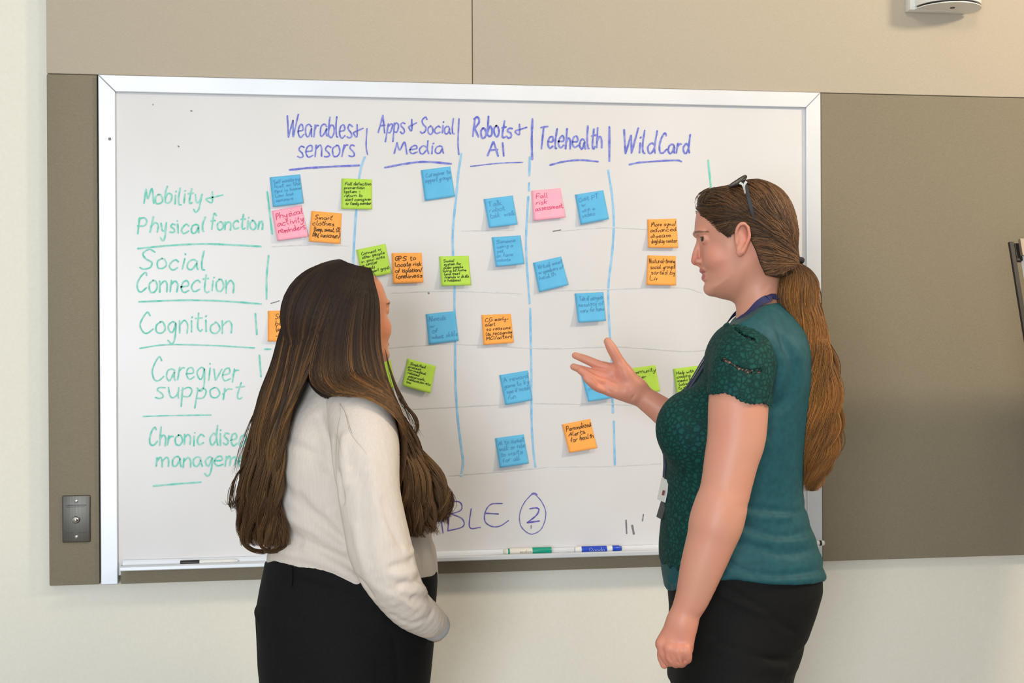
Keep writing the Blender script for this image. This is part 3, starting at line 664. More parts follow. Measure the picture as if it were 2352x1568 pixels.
def poly_table(poly, h=0.001, pad=0.06):
    """signed distance table (positive inside) of a closed 2D outline"""
    Q = np.asarray(poly, float); lo = Q.min(0)-pad; hi = Q.max(0)+pad
    xs = np.arange(lo[0], hi[0], h); ys = np.arange(lo[1], hi[1], h); X, Y = np.meshgrid(xs, ys, indexing='ij')
    P = np.stack([X.ravel(), Y.ravel()], 1); d = np.full(len(P), 9.0); ins = np.zeros(len(P), bool)
    for a, b in zip(Q, np.roll(Q, -1, 0)):
        ab = b-a; t = np.clip((P-a)@ab/max(ab@ab, 1e-12), 0, 1); d = np.minimum(d, np.linalg.norm(P-a-t[:, None]*ab, axis=1))
        c = ((a[1] > P[:, 1]) != (b[1] > P[:, 1])) & (P[:, 0] < (b[0]-a[0])*(P[:, 1]-a[1])/(b[1]-a[1]+1e-15)+a[0]); ins ^= c
    T = np.where(ins, d, -d).reshape(X.shape)
    def look(u, v):
        i = np.clip((u-lo[0])/h, 0, len(xs)-1.001); j = np.clip((v-lo[1])/h, 0, len(ys)-1.001); i0 = i.astype(int); j0 = j.astype(int); a = i-i0; b = j-j0
        return (T[i0, j0]*(1-a)*(1-b)+T[i0+1, j0]*a*(1-b)+T[i0, j0+1]*(1-a)*b+T[i0+1, j0+1]*a*b)
    return look, lo+pad, hi-pad
def closed_smooth(P, n=5):
    P = np.asarray(P, float); m = len(P); out = []
    for i in range(m):
        p0, p1, p2, p3 = P[(i-1) % m], P[i], P[(i+1) % m], P[(i+2) % m]
        for t in np.linspace(0, 1, n, endpoint=False): out.append(.5*((2*p1)+(-p0+p2)*t+(2*p0-5*p1+4*p2-p3)*t*t+(-p0+3*p1-3*p2+p3)*t**3))
    return np.array(out)
def puff(poly, O, A, Bv, N, wmax, R, off=0.0, smooth=True):
    """solid whose side view is poly (2D, axes A and Bv from origin O); half width along N is wmax(u,v), edges rounded over R"""
    look, lo, hi = poly_table(closed_smooth(poly) if smooth else poly); O, A, Bv, N = (np.array(t, float) for t in (O, A, Bv, N))
    W = wmax if callable(wmax) else (lambda u, v: np.full(len(u), wmax))
    def fn(P):
        q = P-O; u = q@A; v = q@Bv; w = q@N; D = look(u, v); wm = W(u, v)
        e = np.sqrt((w/wm)**2+np.clip(1-D/R, 0, None)**2)
        return (e-1)*np.minimum(wm, R)-off
    wm = 0.13
    cs = np.array([O+A*a+Bv*b+N*c for a in (lo[0], hi[0]) for b in (lo[1], hi[1]) for c in (-wm, wm)])
    return fn, cs.min(0), cs.max(0)
def grow(p, off): return (lambda P: p[0](P)-off), np.array(p[1])-off, np.array(p[2])+off
def ridge(pts, amp, width, n=4):
    """a fold: raises (or with amp < 0 sinks) the surface along a line"""
    fn, lo, hi = chain(pts, [0.0]*len(pts), n); m = width*2.4
    return (lambda P: amp*np.exp(-(fn(P)/width)**2)), np.array(lo)-m, np.array(hi)+m
def fold(fn, pts, amp, width):
    """a fold along a line that is first laid on the surface fn"""
    C = settle(fn, catmull(np.asarray(pts, float), 4), 0.0, 8); g, lo, hi = chain(C, [0.0]*len(C), 1); m = width*2.4
    C0 = chain([tuple(c) for c in C[:2]], [0, 0], 1)
    f0, lo, hi = chain(C[::1], [0.0]*len(C), 1)
    return (lambda P: amp*np.exp(-(f0(P)/width)**2)), lo-m, hi+m
def grad(fn, P, h=0.0015):
    g = np.stack([fn(P+np.eye(3)[i]*h)-fn(P-np.eye(3)[i]*h) for i in range(3)], 1)/(2*h)
    return g/np.maximum(np.linalg.norm(g, axis=1), 1e-9)[:, None]
def settle(fn, P, off=0.0, it=4):
    """move points onto the surface fn = off"""
    P = np.array(P, float)
    for _ in range(it): P = P-grad(fn, P)*np.clip(fn(P)-off, -.03, .03)[:, None]
    return P
def push_out(fn, P, off):
    d = fn(P); m = d < off
    if m.any(): P[m] = P[m]+grad(fn, P[m])*(np.broadcast_to(off, d.shape)[m]-d[m])[:, None]
    return P
# hair
def strands(paths, r0, sides=3, tip=0.35, root=0.7):
    """paths (M,n,3) -> verts and quads of thin tapering tubes"""
    P = np.asarray(paths, float); Mn, n, _ = P.shape
    r = np.broadcast_to(np.asarray(r0, float).reshape(-1, 1), (Mn, n)).copy(); t = np.linspace(0, 1, n)
    r *= np.interp(t, [0, .08, .75, 1], [root, 1, 1, tip])[None]
    T = np.gradient(P, axis=1); T /= np.maximum(np.linalg.norm(T, axis=2, keepdims=True), 1e-9)
    ref = FW*0.8+np.array([.31, .05, .2]); e1 = np.cross(T, ref); e1 /= np.maximum(np.linalg.norm(e1, axis=2, keepdims=True), 1e-9); e2 = np.cross(T, e1)
    V = np.stack([P+r[..., None]*(math.cos(2*math.pi*k/sides)*e1+math.sin(2*math.pi*k/sides)*e2) for k in range(sides)], 2)
    base = (np.arange(Mn)[:, None]*n+np.arange(n-1)[None])[..., None]*sides+np.arange(sides); nxt = (np.arange(sides)+1) % sides
    b2 = (np.arange(Mn)[:, None]*n+np.arange(n-1)[None])[..., None]*sides+nxt
    Q = np.stack([base, b2, b2+sides, base+sides], -1).reshape(-1, 4)
    return V.reshape(-1, 3), Q
def hair_object(name, parts, m, parent):
    """parts: list of (verts, quads, colours)"""
    vs, qs, cs = [], [], []; n = 0
    for v, q, c in parts: vs.append(v); qs.append(q+n); cs.append(c); n += len(v)
    o = mesh(name, np.vstack(vs), np.vstack(qs), m, parent, True); vcol(o, np.vstack(cs)); return o
def col_mat(name, rough, spec=0.5, **kw):
    m = mat(name, (1, 1, 1), rough, spec=spec, **kw); a = nd(m, 'ShaderNodeVertexColor'); a.layer_name = 'Col'
    lk(m, a.outputs['Color'], bsdf(m).inputs['Base Color']); return m
M['skin'] = col_mat('skin', 0.48, 0.4)
bsdf(M['skin']).inputs['Subsurface Weight'].default_value = 0.12; bsdf(M['skin']).inputs['Subsurface Radius'].default_value = (0.010, 0.004, 0.002); bsdf(M['skin']).inputs['Subsurface Scale'].default_value = 0.6
M['hair'] = col_mat('hair', 0.55, 0.28)
M['eye_white'] = mat('eyeball', srgb(214, 206, 200), .2); M['iris'] = mat('brown_iris', srgb(48, 34, 24), .15)
def noise3(P, s, seed=0):
    """cheap smooth pseudo noise, about -1..1"""
    r = np.random.default_rng(seed); out = np.zeros(len(P))
    for i in range(5):
        k = r.normal(size=3); k = k/np.linalg.norm(k)*s*r.uniform(.6, 1.7); out += np.sin(P@k+r.uniform(0, 6.28))
    return out/2.6
# ------------------------------------------------------------------ heads
PX = lambda x, y: ((1715-x)/1180.0, (560-y)/1180.0)          # measured on the profile in the photograph
FACE = [PX(*p) for p in [(1614, 462), (1603, 482), (1598, 505), (1596.5, 525), (1597.5, 538), (1604, 551), (1608, 566), (1609, 590), (1609.5, 610), (1614, 622), (1617, 637),
        (1620, 649), (1619.5, 661), (1627, 674), (1645, 682), (1668, 688), (1695, 690), (1735, 665), (1765, 640), (1795, 612), (1815, 572), (1822, 527), (1811, 480), (1784, 445), (1745, 428), (1700, 425), (1660, 434), (1632, 446)]]
class Frame:
    def __init__(s, O, F, N, sc=1.0):
        s.O = np.array(O, float); s.F = np.array(F, float)/np.linalg.norm(F); N = np.array(N, float); N = N-(N@s.F)*s.F; s.N = N/np.linalg.norm(N)
        s.U = np.cross(s.F, s.N); s.U *= np.sign(s.U[2]); s.sc = sc
    def pt(s, f, u, w): return s.O+s.sc*(f*s.F+u*s.U+w*s.N)
    def p(s, x, y, w): f, u = PX(x, y); return s.pt(f, u, w)
    def loc(s, P): q = (P-s.O)/s.sc; return q@s.F, q@s.U, q@s.N
    @property
    def B(s): return np.array([s.F, s.U, s.N])
def head_width(f, u):
    w = np.interp(u, [-.115, -.085, -.05, -.01, .03, .07, .11], [.044, .051, .058, .066, .0715, .074, .070])
    return w*np.interp(f, [-.09, -.04, .03, .08, .11], [.93, 1.0, .99, .93, .90])
def head_base(fr):
    return puff([(a*fr.sc, b*fr.sc) for a, b in FACE], fr.O, fr.F, fr.U, fr.N, lambda a, b: fr.sc*head_width(a/fr.sc, b/fr.sc), .056*fr.sc)
def sculpt_head(fd, fr):
    s = fr.sc; E = lambda x, y, w, rad: ell(fr.p(x, y, w), np.array(rad)*s, fr.B)
    C = lambda pts, rad, n=4: chain([fr.p(*q) for q in pts], np.array(rad)*s, n)
    fd.add(head_base(fr), .004)
    for sg in (1, -1):
        fd.add(E(1638, 590, sg*.034, (.018, .022, .018)), .016)          # cheek
        fd.sub(E(1602, 551, sg*.033, (.0105, .010, .017)), .008)         # eye socket
    fd.add(C([(1607, 552, 0), (1600, 574, 0), (1597.5, 590, 0), (1597, 597.5, 0)], [.0045, .0058, .0072, .0078]), .007)
    fd.add(C([(1599, 601, 0), (1610, 606, 0)], [.0055, .006]), .005)
    for sg in (1, -1):
        fd.add(E(1605.5, 599.5, sg*.0115, (.0085, .0062, .0055)), .004)
        fd.sub(E(1602, 606.5, sg*.0065, (.0050, .0030, .0032)), .0015)
        fd.add(C([(1599.5, 537, sg*.010), (1601, 534, sg*.026), (1612, 536, sg*.043)], [.004, .005, .004]), .008)
    fd.add(E(1615, 620.5, 0, (.0068, .0062, .021)), .004)
    fd.add(E(1619, 637.5, 0, (.0062, .0068, .018)), .004)
    fd.sub(C([(1621, 625, .021), (1612, 628, .010), (1610, 628.5, 0), (1612, 628, -.010), (1621, 625, -.021)], [.0012, .0018, .0018, .0018, .0012]), .002)
    fd.add(E(1632, 663, 0, (.0125, .0115, .018)), .008)
    for sg in (1, -1):                                                    # lids, then the opening
        fd.add(E(1620.5, 551, sg*.031, (.0125, .0112, .0145)), .003)
        fd.add(C([(1609.5, 546, sg*.020), (1607.5, 543.5, sg*.031), (1613, 546, sg*.043)], [.0018, .0024, .0018]), .003)
        fd.sub(E(1608, 551.5, sg*.0325, (.0105, .0040, .0105)), .0015)
        w = .070*sg                                                       # ear
        fd.add(ell(fr.p(1693, 556, sg*.072), np.array((.0135, .030, .0065))*s, fr.B), .004)
        fd.add(C([(1681, 552, sg*.073), (1681, 537, sg*.078), (1688, 524, sg*.081), (1699, 523, sg*.083), (1707, 534, sg*.084), (1708, 552, sg*.083), (1701, 570, sg*.080), (1693, 585, sg*.077)], [.003, .0033, .0036, .0038, .0038, .0036, .0036, .0045]), .003)
        fd.add(E(1688, 585, sg*.0735, (.0062, .0085, .0048)), .004)
        fd.sub(E(1690, 560, sg*.0825, (.0062, .0135, .0062)), .003)
        fd.sub(E(1697, 540, sg*.0845, (.0042, .0115, .0045)), .003)
        fd.add(E(1682, 563, sg*.0755, (.0030, .0055, .0035)), .003)
def skin_colours(V, fr, base, lip, brow, pink, scalp=None):
    f, u, w = fr.loc(V); aw = np.abs(w); n = len(V)
    c = np.tile(np.array(base[:3]), (n, 1)); mix = lambda c, t, k: c+(np.array(t[:3])-c)*np.clip(k, 0, 1)[:, None]
    g = lambda x, y, ww, r, ru=None: np.exp(-(((f-PX(x, y)[0])/r)**2+((u-PX(x, y)[1])/(ru or r))**2+((aw-ww)/(r*1.3))**2))
    c = mix(c, pink, .35*g(1640, 592, .045, .030)); c = mix(c, pink, .8*g(1594, 600, 0, .012)); c = mix(c, pink, .5*g(1707, 550, .08, .02, .032))
    c = mix(c, pink, .12+.10*noise3(V, 60, 3))
    up = ((f-PX(1615, 620)[0])/.0085)**2+((u-PX(1615, 621)[1])/.0060)**2+(w/.0215)**2 < 1
    lo = ((f-PX(1619, 637)[0])/.0085)**2+((u-PX(1619, 635.5)[1])/.0068)**2+(w/.0185)**2 < 1
    c = mix(c, lip, .85*(up | lo))
    b = np.clip((aw-.008)/.044, 0, 1); bu = PX(0, 537)[1]+.0035*np.sin(b*2.4)-.002*b
    c = mix(c, brow, .75*((np.abs(u-bu) < .0027*(1.2-.7*b)) & (aw > .008) & (aw < .050) & (f > .055)))
    lash = (np.abs(u-PX(0, 547.2)[1]) < .0014) & (aw > .020) & (aw < .044) & (f > .075)
    c = mix(c, brow, .8*lash)
    sc_ = (scalp(f-.128*w*np.sign(w), u+.078*aw) > .002) if scalp is not None else np.zeros(n, bool)
    c[sc_] = np.array(brow[:3])*.6
    return c
def eyes(fr, parent, gaze=(0, 0)):
    for sg in (1, -1):
        c = fr.p(1620.5, 551, sg*.031); r = .0113*fr.sc
        d = fr.F+fr.U*gaze[1]+fr.N*gaze[0]; d /= np.linalg.norm(d)
        mb = MB(); mb.lathe(c-d*r, c+d*r, [(.5-.5*math.cos(a), max(1e-4, r*math.sin(a))) for a in np.linspace(0.02, math.pi-.02, 16)], 20)
        e = mb.build('eye', M['eye_white'], parent, smooth=True)
        ci = c+d*r*.87
        MB().lathe(ci, ci+d*r*.2, [(0, r*.52), (.5, r*.40), (1, r*.08)], 18).build('iris', M['iris'], e, smooth=True)
def limb(dep, pts, n=4):
    """pts: (px, py, depth offset, radius in m)"""
    return chain([atdepth(x, y, dep+d) for x, y, d, r in pts], [p[3] for p in pts], n)
def rings(dep, S, rows):
    out = []
    for y, xl, xr, b, *d in rows:
        c = atdepth((xl+xr)/2, y, dep+(d[0] if d else 0)); out.append((c[2], c, (xr-xl)/2/S, b))
    return out
RH = np.array([RT[0], RT[1], 0.0]); RH /= np.linalg.norm(RH); FH = np.array([FW[0], FW[1], 0.0]); FH /= np.linalg.norm(FH)
# ------------------------------------------------------------------ woman in the green top
DR, SR = 2.54, FPX/2.54
A = lambda x, y, d=0.0: atdepth(x, y, DR+d)
floorR = atdepth(1690, 2448, DR)
woman = thing('person', (floorR[0], floorR[1], 0), 'woman in a green lace-sleeved top and black trousers, brown ponytail, gesturing with an open hand', 'person', 'people at the whiteboard')
al = math.radians(3)
frR = Frame(A(1715, 560), -math.cos(al)*RH+math.sin(al)*FH, -math.cos(al)*FH-math.sin(al)*RH)
NEARARM = [(1722, 805, -.125, .0440), (1708, 845, -.172, .0515), (1697, 915, -.195, .0535), (1692, 1000, -.205, .0520), (1680, 1055, -.212, .0480), (1666, 1125, -.22, .0445), (1655, 1165, -.225, .0470), (1645, 1200, -.226, .0480), (1636, 1232, -.226, .0440), (1613, 1300, -.225, .0385), (1591, 1370, -.222, .0305), (1575, 1405, -.22, .0260), (1568, 1428, -.22, .0250)]
FARARM = [(1760, 800, .12, .05), (1720, 930, .17, .05), (1655, 1050, .20, .044), (1590, 1000, .205, .041), (1540, 957, .21, .032), (1478, 912, .215, .0240), (1458, 893, .217, .0250)]
hairline = [(1600, 455), (1604, 474), (1613, 490), (1630, 502), (1646, 518), (1659, 533), (1673, 544), (1685, 536), (1694, 517), (1705, 508), (1719, 522), (1725, 552), (1735, 572), (1745, 603), (1757, 629), (1782, 635), (1815, 630), (1834, 618)]
hair_out = [(1597, 505), (1600, 462), (1607, 446), (1622, 436), (1645, 430), (1670, 426), (1700, 417), (1727, 412), (1752, 415), (1788, 432), (1812, 460), (1827, 500), (1833, 540), (1831, 575), (1834, 600), (1830, 640), (1800, 690), (1740, 720), (1660, 705), (1604, 680), (1592, 620), (1593, 560)]
region, _, _ = poly_table([PX(*p) for p in hairline+[(1845, 600), (1845, 500), (1820, 400), (1700, 390), (1590, 410)]], .001)
def xr(p): return float(p[0])
xsR = axis_vals(A(1295, 800)[0]-.02, A(1900, 800)[0]+.03, [(A(1300, 800)[0], A(1730, 800)[0]), (A(1500, 1450, -.2)[0]-.02, A(1610, 1450, -.2)[0])], .0016, .005)
ysR = axis_vals(A(1700, 900, -.31)[1]-.04, A(1400, 900, .30)[1]+.03, [(frR.O[1]-.16, frR.O[1]-.06), (A(1560, 1480, -.22)[1]-.05, A(1560, 1480, -.22)[1]+.05), (A(1400, 860, .217)[1]-.05, A(1400, 860, .217)[1]+.06), (frR.O[1]-.06, frR.O[1]+.05)], .0020, .005)
zsR = axis_vals(A(1690, 1580)[2], A(1700, 405)[2]+.03, [(A(0, 690)[2], A(0, 500)[2]), (A(1400, 935)[2], A(1400, 770)[2]), (A(1550, 1545)[2], A(1550, 1420)[2])], .0016, .005)
bd = Field(xsR, ysR, zsR)
TORSO_R = rings(DR, SR, [(690, 1695, 1800, .050), (720, 1694, 1820, .075), (745, 1678, 1834, .115), (775, 1660, 1846, .150), (810, 1634, 1852, .168), (860, 1604, 1855, .168), (930, 1562, 1852, .160), (1000, 1527, 1846, .158), (1060, 1533, 1840, .150), (1130, 1528, 1838, .142), (1190, 1523, 1852, .148), (1250, 1517, 1874, .160), (1300, 1519, 1888, .170), (1350, 1528, 1889, .172), (1400, 1532, 1874, .172), (1480, 1527, 1845, .170), (1568, 1528, 1816, .165)])
torsoR = loft(TORSO_R, RH, FH, 2.25)
sculpt_head(bd, frR)
bd.add(limb(DR, [(1738, 625, 0, .047), (1745, 690, 0, .0455), (1752, 735, 0, .052), (1760, 780, 0, .06)]), .014)
bd.add(grow(torsoR, -.018), .012)
bd.add(limb(DR, NEARARM), .014); bd.add(limb(DR, FARARM), .014)
for p, a, w in (([(1650, 1160, -.27), (1668, 1158, -.27)], -.001, .004), ([(1690, 1162, -.262), (1705, 1160, -.245), (1713, 1162, -.225)], -.0022, .0035), ([(1695, 1172, -.264), (1706, 1168, -.246)], -.0014, .003), ([(1640, 1432, -.25), (1600, 1424, -.245)], -.0008, .003)):
    bd.disp(fold(limb(DR, NEARARM)[0], [A(*q) for q in p], a, w))
# left hand: loose fist seen from the back
def hand_chain(pts, n=4): return limb(DR, pts, n)
for p in ([(1566, 1428, -.22, .0245), (1561, 1450, -.222, .0215), (1545, 1478, -.222, .019)], [(1571, 1428, -.222, .022), (1573, 1455, -.226, .0185), (1572, 1488, -.228, .0160)],
          [(1562, 1430, -.218, .022), (1545, 1452, -.217, .019), (1524, 1478, -.215, .0150)]): bd.add(hand_chain(p), .010)
for p in ([(1524, 1474, -.222, .0105), (1524, 1497, -.224, .0100), (1537, 1519, -.212, .0090), (1549, 1512, -.195, .0085)],
          [(1540, 1483, -.232, .0105), (1541, 1506, -.234, .0100), (1552, 1522, -.220, .0090), (1560, 1512, -.200, .0085)],
          [(1557, 1488, -.238, .0105), (1560, 1510, -.238, .0098), (1566, 1522, -.222, .0088), (1570, 1510, -.203, .0082)],
          [(1573, 1488, -.240, .0105), (1578, 1505, -.238, .0092), (1578, 1514, -.224, .0082), (1576, 1504, -.208, .0078)],
          [(1546, 1448, -.205, .0125), (1528, 1478, -.197, .0110), (1521, 1504, -.197, .0095), (1526, 1526, -.200, .0075)]): bd.add(hand_chain(p), .004)
for p in ([(1532, 1478, -.245), (1534, 1500, -.247), (1544, 1518, -.235)], [(1549, 1485, -.25), (1551, 1508, -.25), (1558, 1520, -.24)], [(1566, 1490, -.252), (1570, 1509, -.25), (1572, 1518, -.24)]): bd.disp(ridge([A(*q) for q in p], -.0036, .0030))
for x, y, d in ((1519, 1477, -.226), (1537, 1487, -.237), (1555, 1493, -.242), (1574, 1494, -.243)): bd.add(ell(A(x, y, d), (.0092, .0085, .0085)), .006)
for x, y, d in ((1523, 1499, -.233), (1541, 1509, -.243), (1561, 1512, -.246)): pass
# right hand: open palm towards us, thumb up
for p in ([(1462, 895, .217, .0240), (1440, 880, .215, .0200), (1408, 852, .212, .0145)], [(1458, 900, .215, .0225), (1432, 893, .210, .0190), (1398, 884, .206, .0140)],
          [(1456, 905, .215, .0180), (1430, 904, .207, .0150), (1402, 897, .203, .0125)], [(1452, 884, .208, .0195), (1436, 856, .202, .0175), (1425, 838, .203, .0130)],
          [(1452, 905, .205, .0165), (1436, 898, .200, .0150)]): bd.add(hand_chain(p), .010)
for p in ([(1424, 834, .203, .0125), (1414, 816, .199, .0115), (1405, 800, .197, .0112), (1396, 784, .197, .0088)],
          [(1410, 846, .212, .0108), (1376, 838, .216, .0100), (1345, 825, .222, .0092), (1321, 816, .230, .0072)],
          [(1402, 862, .208, .0106), (1368, 858, .212, .0098), (1340, 850, .218, .0090), (1317, 842, .226, .0072)],
          [(1396, 880, .205, .0102), (1368, 872, .196, .0096), (1347, 860, .190, .0088), (1333, 851, .192, .0074)],
          [(1396, 897, .203, .0096), (1372, 890, .192, .0088), (1356, 878, .184, .0080), (1346, 869, .184, .0070)]): bd.add(hand_chain(p), .0045)
for p, a in (([(1449, 917, .198), (1453, 912, .19), (1461, 900, .192)], -.002), ([(1424, 846, .188), (1432, 868, .182), (1446, 892, .184)], -.0012), ([(1402, 866, .193), (1416, 872, .188), (1428, 882, .186)], -.0010), ([(1372, 884, .184), (1390, 892, .19), (1404, 900, .19)], -.0012)):
    bd.disp(ridge([A(*q) for q in p], a, .003))
body = bd.mesh('body', M['skin'], woman, relax=2)
V = np.array([v.co for v in body.data.vertices])
SKIN_R = srgb(204, 146, 121)
c = skin_colours(V, frR, SKIN_R, srgb(176, 92, 96), srgb(78, 54, 42), srgb(208, 120, 100), region)
hd = np.exp(-((V-A(1400, 860, .21))**2).sum(1)/.06**2)+np.exp(-((V-A(1550, 1490, -.22))**2).sum(1)/.05**2)
c += (np.array(srgb(214, 126, 104)[:3])-c)*(.55*np.clip(hd, 0, 1))[:, None]
vcol(body, c); eyes(frR, body, (0.45, -.16))
# top
M['teal'] = mottle(mat('teal_jersey', (1, 1, 1), .62, spec=.3), srgb(21, 72, 79), srgb(27, 82, 88), (1, 1, 1), 90, 3, .05)
def lace_mat():
    m = mat('dark_green_lace', (1, 1, 1), .75, spec=.2); tc = nd(m, 'ShaderNodeTexCoord'); vo = nd(m, 'ShaderNodeTexVoronoi'); vo.feature = 'DISTANCE_TO_EDGE'; vo.inputs['Scale'].default_value = 105
    nz = nd(m, 'ShaderNodeTexNoise'); nz.inputs['Scale'].default_value = 40; mx = nd(m, 'ShaderNodeMixRGB'); mx.inputs[0].default_value = .012
    lk(m, tc.outputs['Object'], nz.inputs['Vector']); lk(m, tc.outputs['Object'], mx.inputs[1]); lk(m, nz.outputs['Color'], mx.inputs[2]); lk(m, mx.outputs[0], vo.inputs['Vector'])
    cr = nd(m, 'ShaderNodeValToRGB'); cr.color_ramp.elements[0].color = srgb(5, 46, 44); cr.color_ramp.elements[1].color = srgb(20, 74, 68); cr.color_ramp.elements[0].position = .02; cr.color_ramp.elements[1].position = .30
    lk(m, vo.outputs['Distance'], cr.inputs['Fac']); lk(m, cr.outputs[0], bsdf(m).inputs['Base Color'])
    bp = nd(m, 'ShaderNodeBump'); bp.inputs['Strength'].default_value = .8; bp.inputs['Distance'].default_value = .0025; bp.invert = True
    lk(m, vo.outputs['Distance'], bp.inputs['Height']); lk(m, bp.outputs[0], bsdf(m).inputs['Normal']); return m
M['lace'] = lace_mat()
def below_line(dep, pts):
    """half space function: > 0 above the hem line given as pixels (x, y)"""
    pts = sorted(pts); W = np.array([atdepth(x, y, dep) for x, y in pts]); t = W@RH
    return lambda P: P[:, 2]-np.interp(P@RH, t, W[:, 2])
hemR = below_line(DR, [(1500, 1358), (1528, 1352), (1560, 1320), (1600, 1304), (1655, 1296), (1725, 1305), (1795, 1310), (1850, 1314), (1890, 1320), (1920, 1322)])
neckR = below_line(DR, [(1640, 760), (1680, 737), (1694, 729), (1725, 708), (1750, 700), (1800, 694), (1860, 690)])
def top_field(xs, ys, zs):
    fd = Field(xs, ys, zs); fd.add(torsoR, .01)
    fd.add(ell(A(1600, 985, -.075), (.075, .075, .075)), .03); fd.add(ell(A(1600, 985, .075), (.075, .075, .075)), .03)
    fd.add(limb(DR, [(1745, 760, -.075, .055), (1722, 790, -.125, .0575)]), .025)
    fd.add(limb(DR, [(1755, 765, .075, .055), (1745, 800, .125, .06)]), .025)
    for p, a, w in FOLDS_R: fd.disp(fold(torsoR[0], [A(*q) for q in p], a, w))
    return fd
FOLDS_R = [([(1712, 1165, -.15), (1770, 1172, -.13), (1800, 1180, -.09), (1838, 1165, -.02)], -.004, .006), ([(1712, 1180, -.16), (1760, 1190, -.14), (1800, 1188, -.11)], .004, .007),
  ([(1700, 1205, -.16), (1745, 1222, -.15), (1800, 1238, -.12), (1850, 1215, -.03)], -.005, .007), ([(1700, 1220, -.16), (1760, 1240, -.15), (1830, 1245, -.09)], .004, .008),
  ([(1690, 1245, -.17), (1740, 1258, -.16), (1800, 1275, -.13), (1868, 1262, -.03)], -.005, .007), ([(1670, 1290, -.17), (1710, 1312, -.17), (1780, 1322, -.15), (1850, 1312, -.08), (1885, 1300, -.02)], -.005, .006),
  ([(1670, 1312, -.17), (1720, 1326, -.17), (1790, 1332, -.15), (1860, 1324, -.06)], .003, .006), ([(1780, 780, -.14), (1800, 840, -.13), (1795, 900, -.13), (1780, 930, -.14)], -.006, .012),
  ([(1760, 870, -.15), (1772, 930, -.15), (1765, 1000, -.15)], -.004, .008), ([(1840, 1090, 0), (1836, 1130, -.02), (1848, 1160, -.02)], -.003, .008), ([(1542, 1345, -.05), (1560, 1325, -.10), (1600, 1312, -.14)], -.004, .006), ([(1536, 1330, -.05), (1550, 1345, -.08), (1580, 1335, -.12)], .004, .006)]
xt = axis_vals(A(1500, 900)[0]-.03, A(1900, 900)[0]+.03, hc=.0035); yt = axis_vals(A(1700, 900, -.29)[1]-.03, A(1700, 900, .24)[1], hc=.0035); zt = axis_vals(A(0, 1370)[2], A(0, 670)[2], hc=.0032)
tf = top_field(xt, yt, zt)
base_f = tf.f.copy()
tf.clip(lambda P: -hemR(P)); tf.clip(lambda P: neckR(P))
top = tf.mesh('top', M['teal'], woman, relax=2)
# lace front panel and sleeves lie on the jersey
tf.f = base_f-.0022
seam = below_line(DR, [(1500, 720), (1668, 742), (1700, 755), (1740, 775)])
px_of = lambda P: IW/2+FPX*((P-CAM)@RT)/((P-CAM)@FW)
tf.clip(lambda P: (px_of(P)-1668-(P[:, 2]-A(0, 1000)[2])*40)/SR); tf.clip(lambda P: (A(0, 1296)[2]+.004*np.sin(px_of(P)*.35))-P[:, 2]); tf.clip(lambda P: P[:, 2]-A(0, 750)[2])
tf.mesh('lace_front', M['lace'], woman, relax=1)
SLEEVE = [(1735, 785, -.105, .050), (1722, 800, -.135, .0560), (1708, 840, -.177, .0585), (1698, 900, -.194, .0580), (1696, 950, -.198, .0600)]
xs_ = axis_vals(A(1600, 840, -.2)[0]-.03, A(1800, 840, -.2)[0]+.02, hc=.0018); ys_ = axis_vals(A(1700, 840, -.29)[1], A(1700, 840, -.06)[1], hc=.0025); zs_ = axis_vals(A(0, 950, -.2)[2], A(0, 730, -.15)[2], hc=.0018)
sf = Field(xs_, ys_, zs_); sf.add(limb(DR, SLEEVE), .006); sf.add(ell(A(1672, 840, -.11), (.042, .07, .07)), .03)
hemS = below_line(DR-.2, [(1590, 905), (1634, 903), (1655, 899), (1672, 905), (1690, 918), (1715, 924), (1740, 922), (1765, 930), (1800, 935)])
sf.clip(lambda P: -(hemS(P)+.0028*np.abs(np.sin(px_of(P)*.30))))
sf.sub(grow(limb(DR, NEARARM), .0025), .002)
capS = below_line(DR-.15, [(1600, 775), (1640, 768), (1668, 744), (1690, 742), (1724, 753), (1755, 776), (1777, 835), (1784, 900), (1804, 950)])
sf.clip(lambda P: capS(P)+.0025*np.abs(np.sin(px_of(P)*.33)))
for row in ([(1686, 753), (1696, 761), (1706, 768), (1716, 775), (1727, 779), (1737, 784)], [(1655, 828), (1665, 826), (1675, 832), (1685, 839), (1695, 845), (1705, 849), (1716, 853), (1728, 855), (1740, 853), (1750, 850)]):
    for (x0, y0), (x1, y1) in zip(row[:-1], row[1:]):
        for t in (.15, .5, .85):
            x, y = x0+(x1-x0)*t, y0+(y1-y0)*t
            sf.sub(chain([atdepth(x-1.0, y-4.2, DR-.14), atdepth(x-1.0, y-4.2, DR-.30)], [.0012, .0012]), .0003)
            sf.sub(chain([atdepth(x+1.0, y+3.2, DR-.14), atdepth(x+1.0, y+3.2, DR-.30)], [.0012, .0012]), .0003)
            sf.sub(chain([atdepth(x, y-.5, DR-.14), atdepth(x, y-.5, DR-.30)], [.0012, .0012]), .0003)
sf.mesh('lace_sleeve', M['lace'], woman, relax=1)
fs = Field(axis_vals(A(1640, 840, .1)[0], A(1850, 840, .1)[0], hc=.005), axis_vals(A(1740, 840, .05)[1], A(1740, 840, .28)[1], hc=.005), axis_vals(A(0, 960, .15)[2], A(0, 730, .1)[2], hc=.005))
fs.add(limb(DR, [(1755, 775, .10, .05), (1752, 800, .13, .06), (1735, 880, .165, .062), (1722, 930, .175, .062)]), .01); fs.mesh('lace_sleeve', M['lace'], woman)
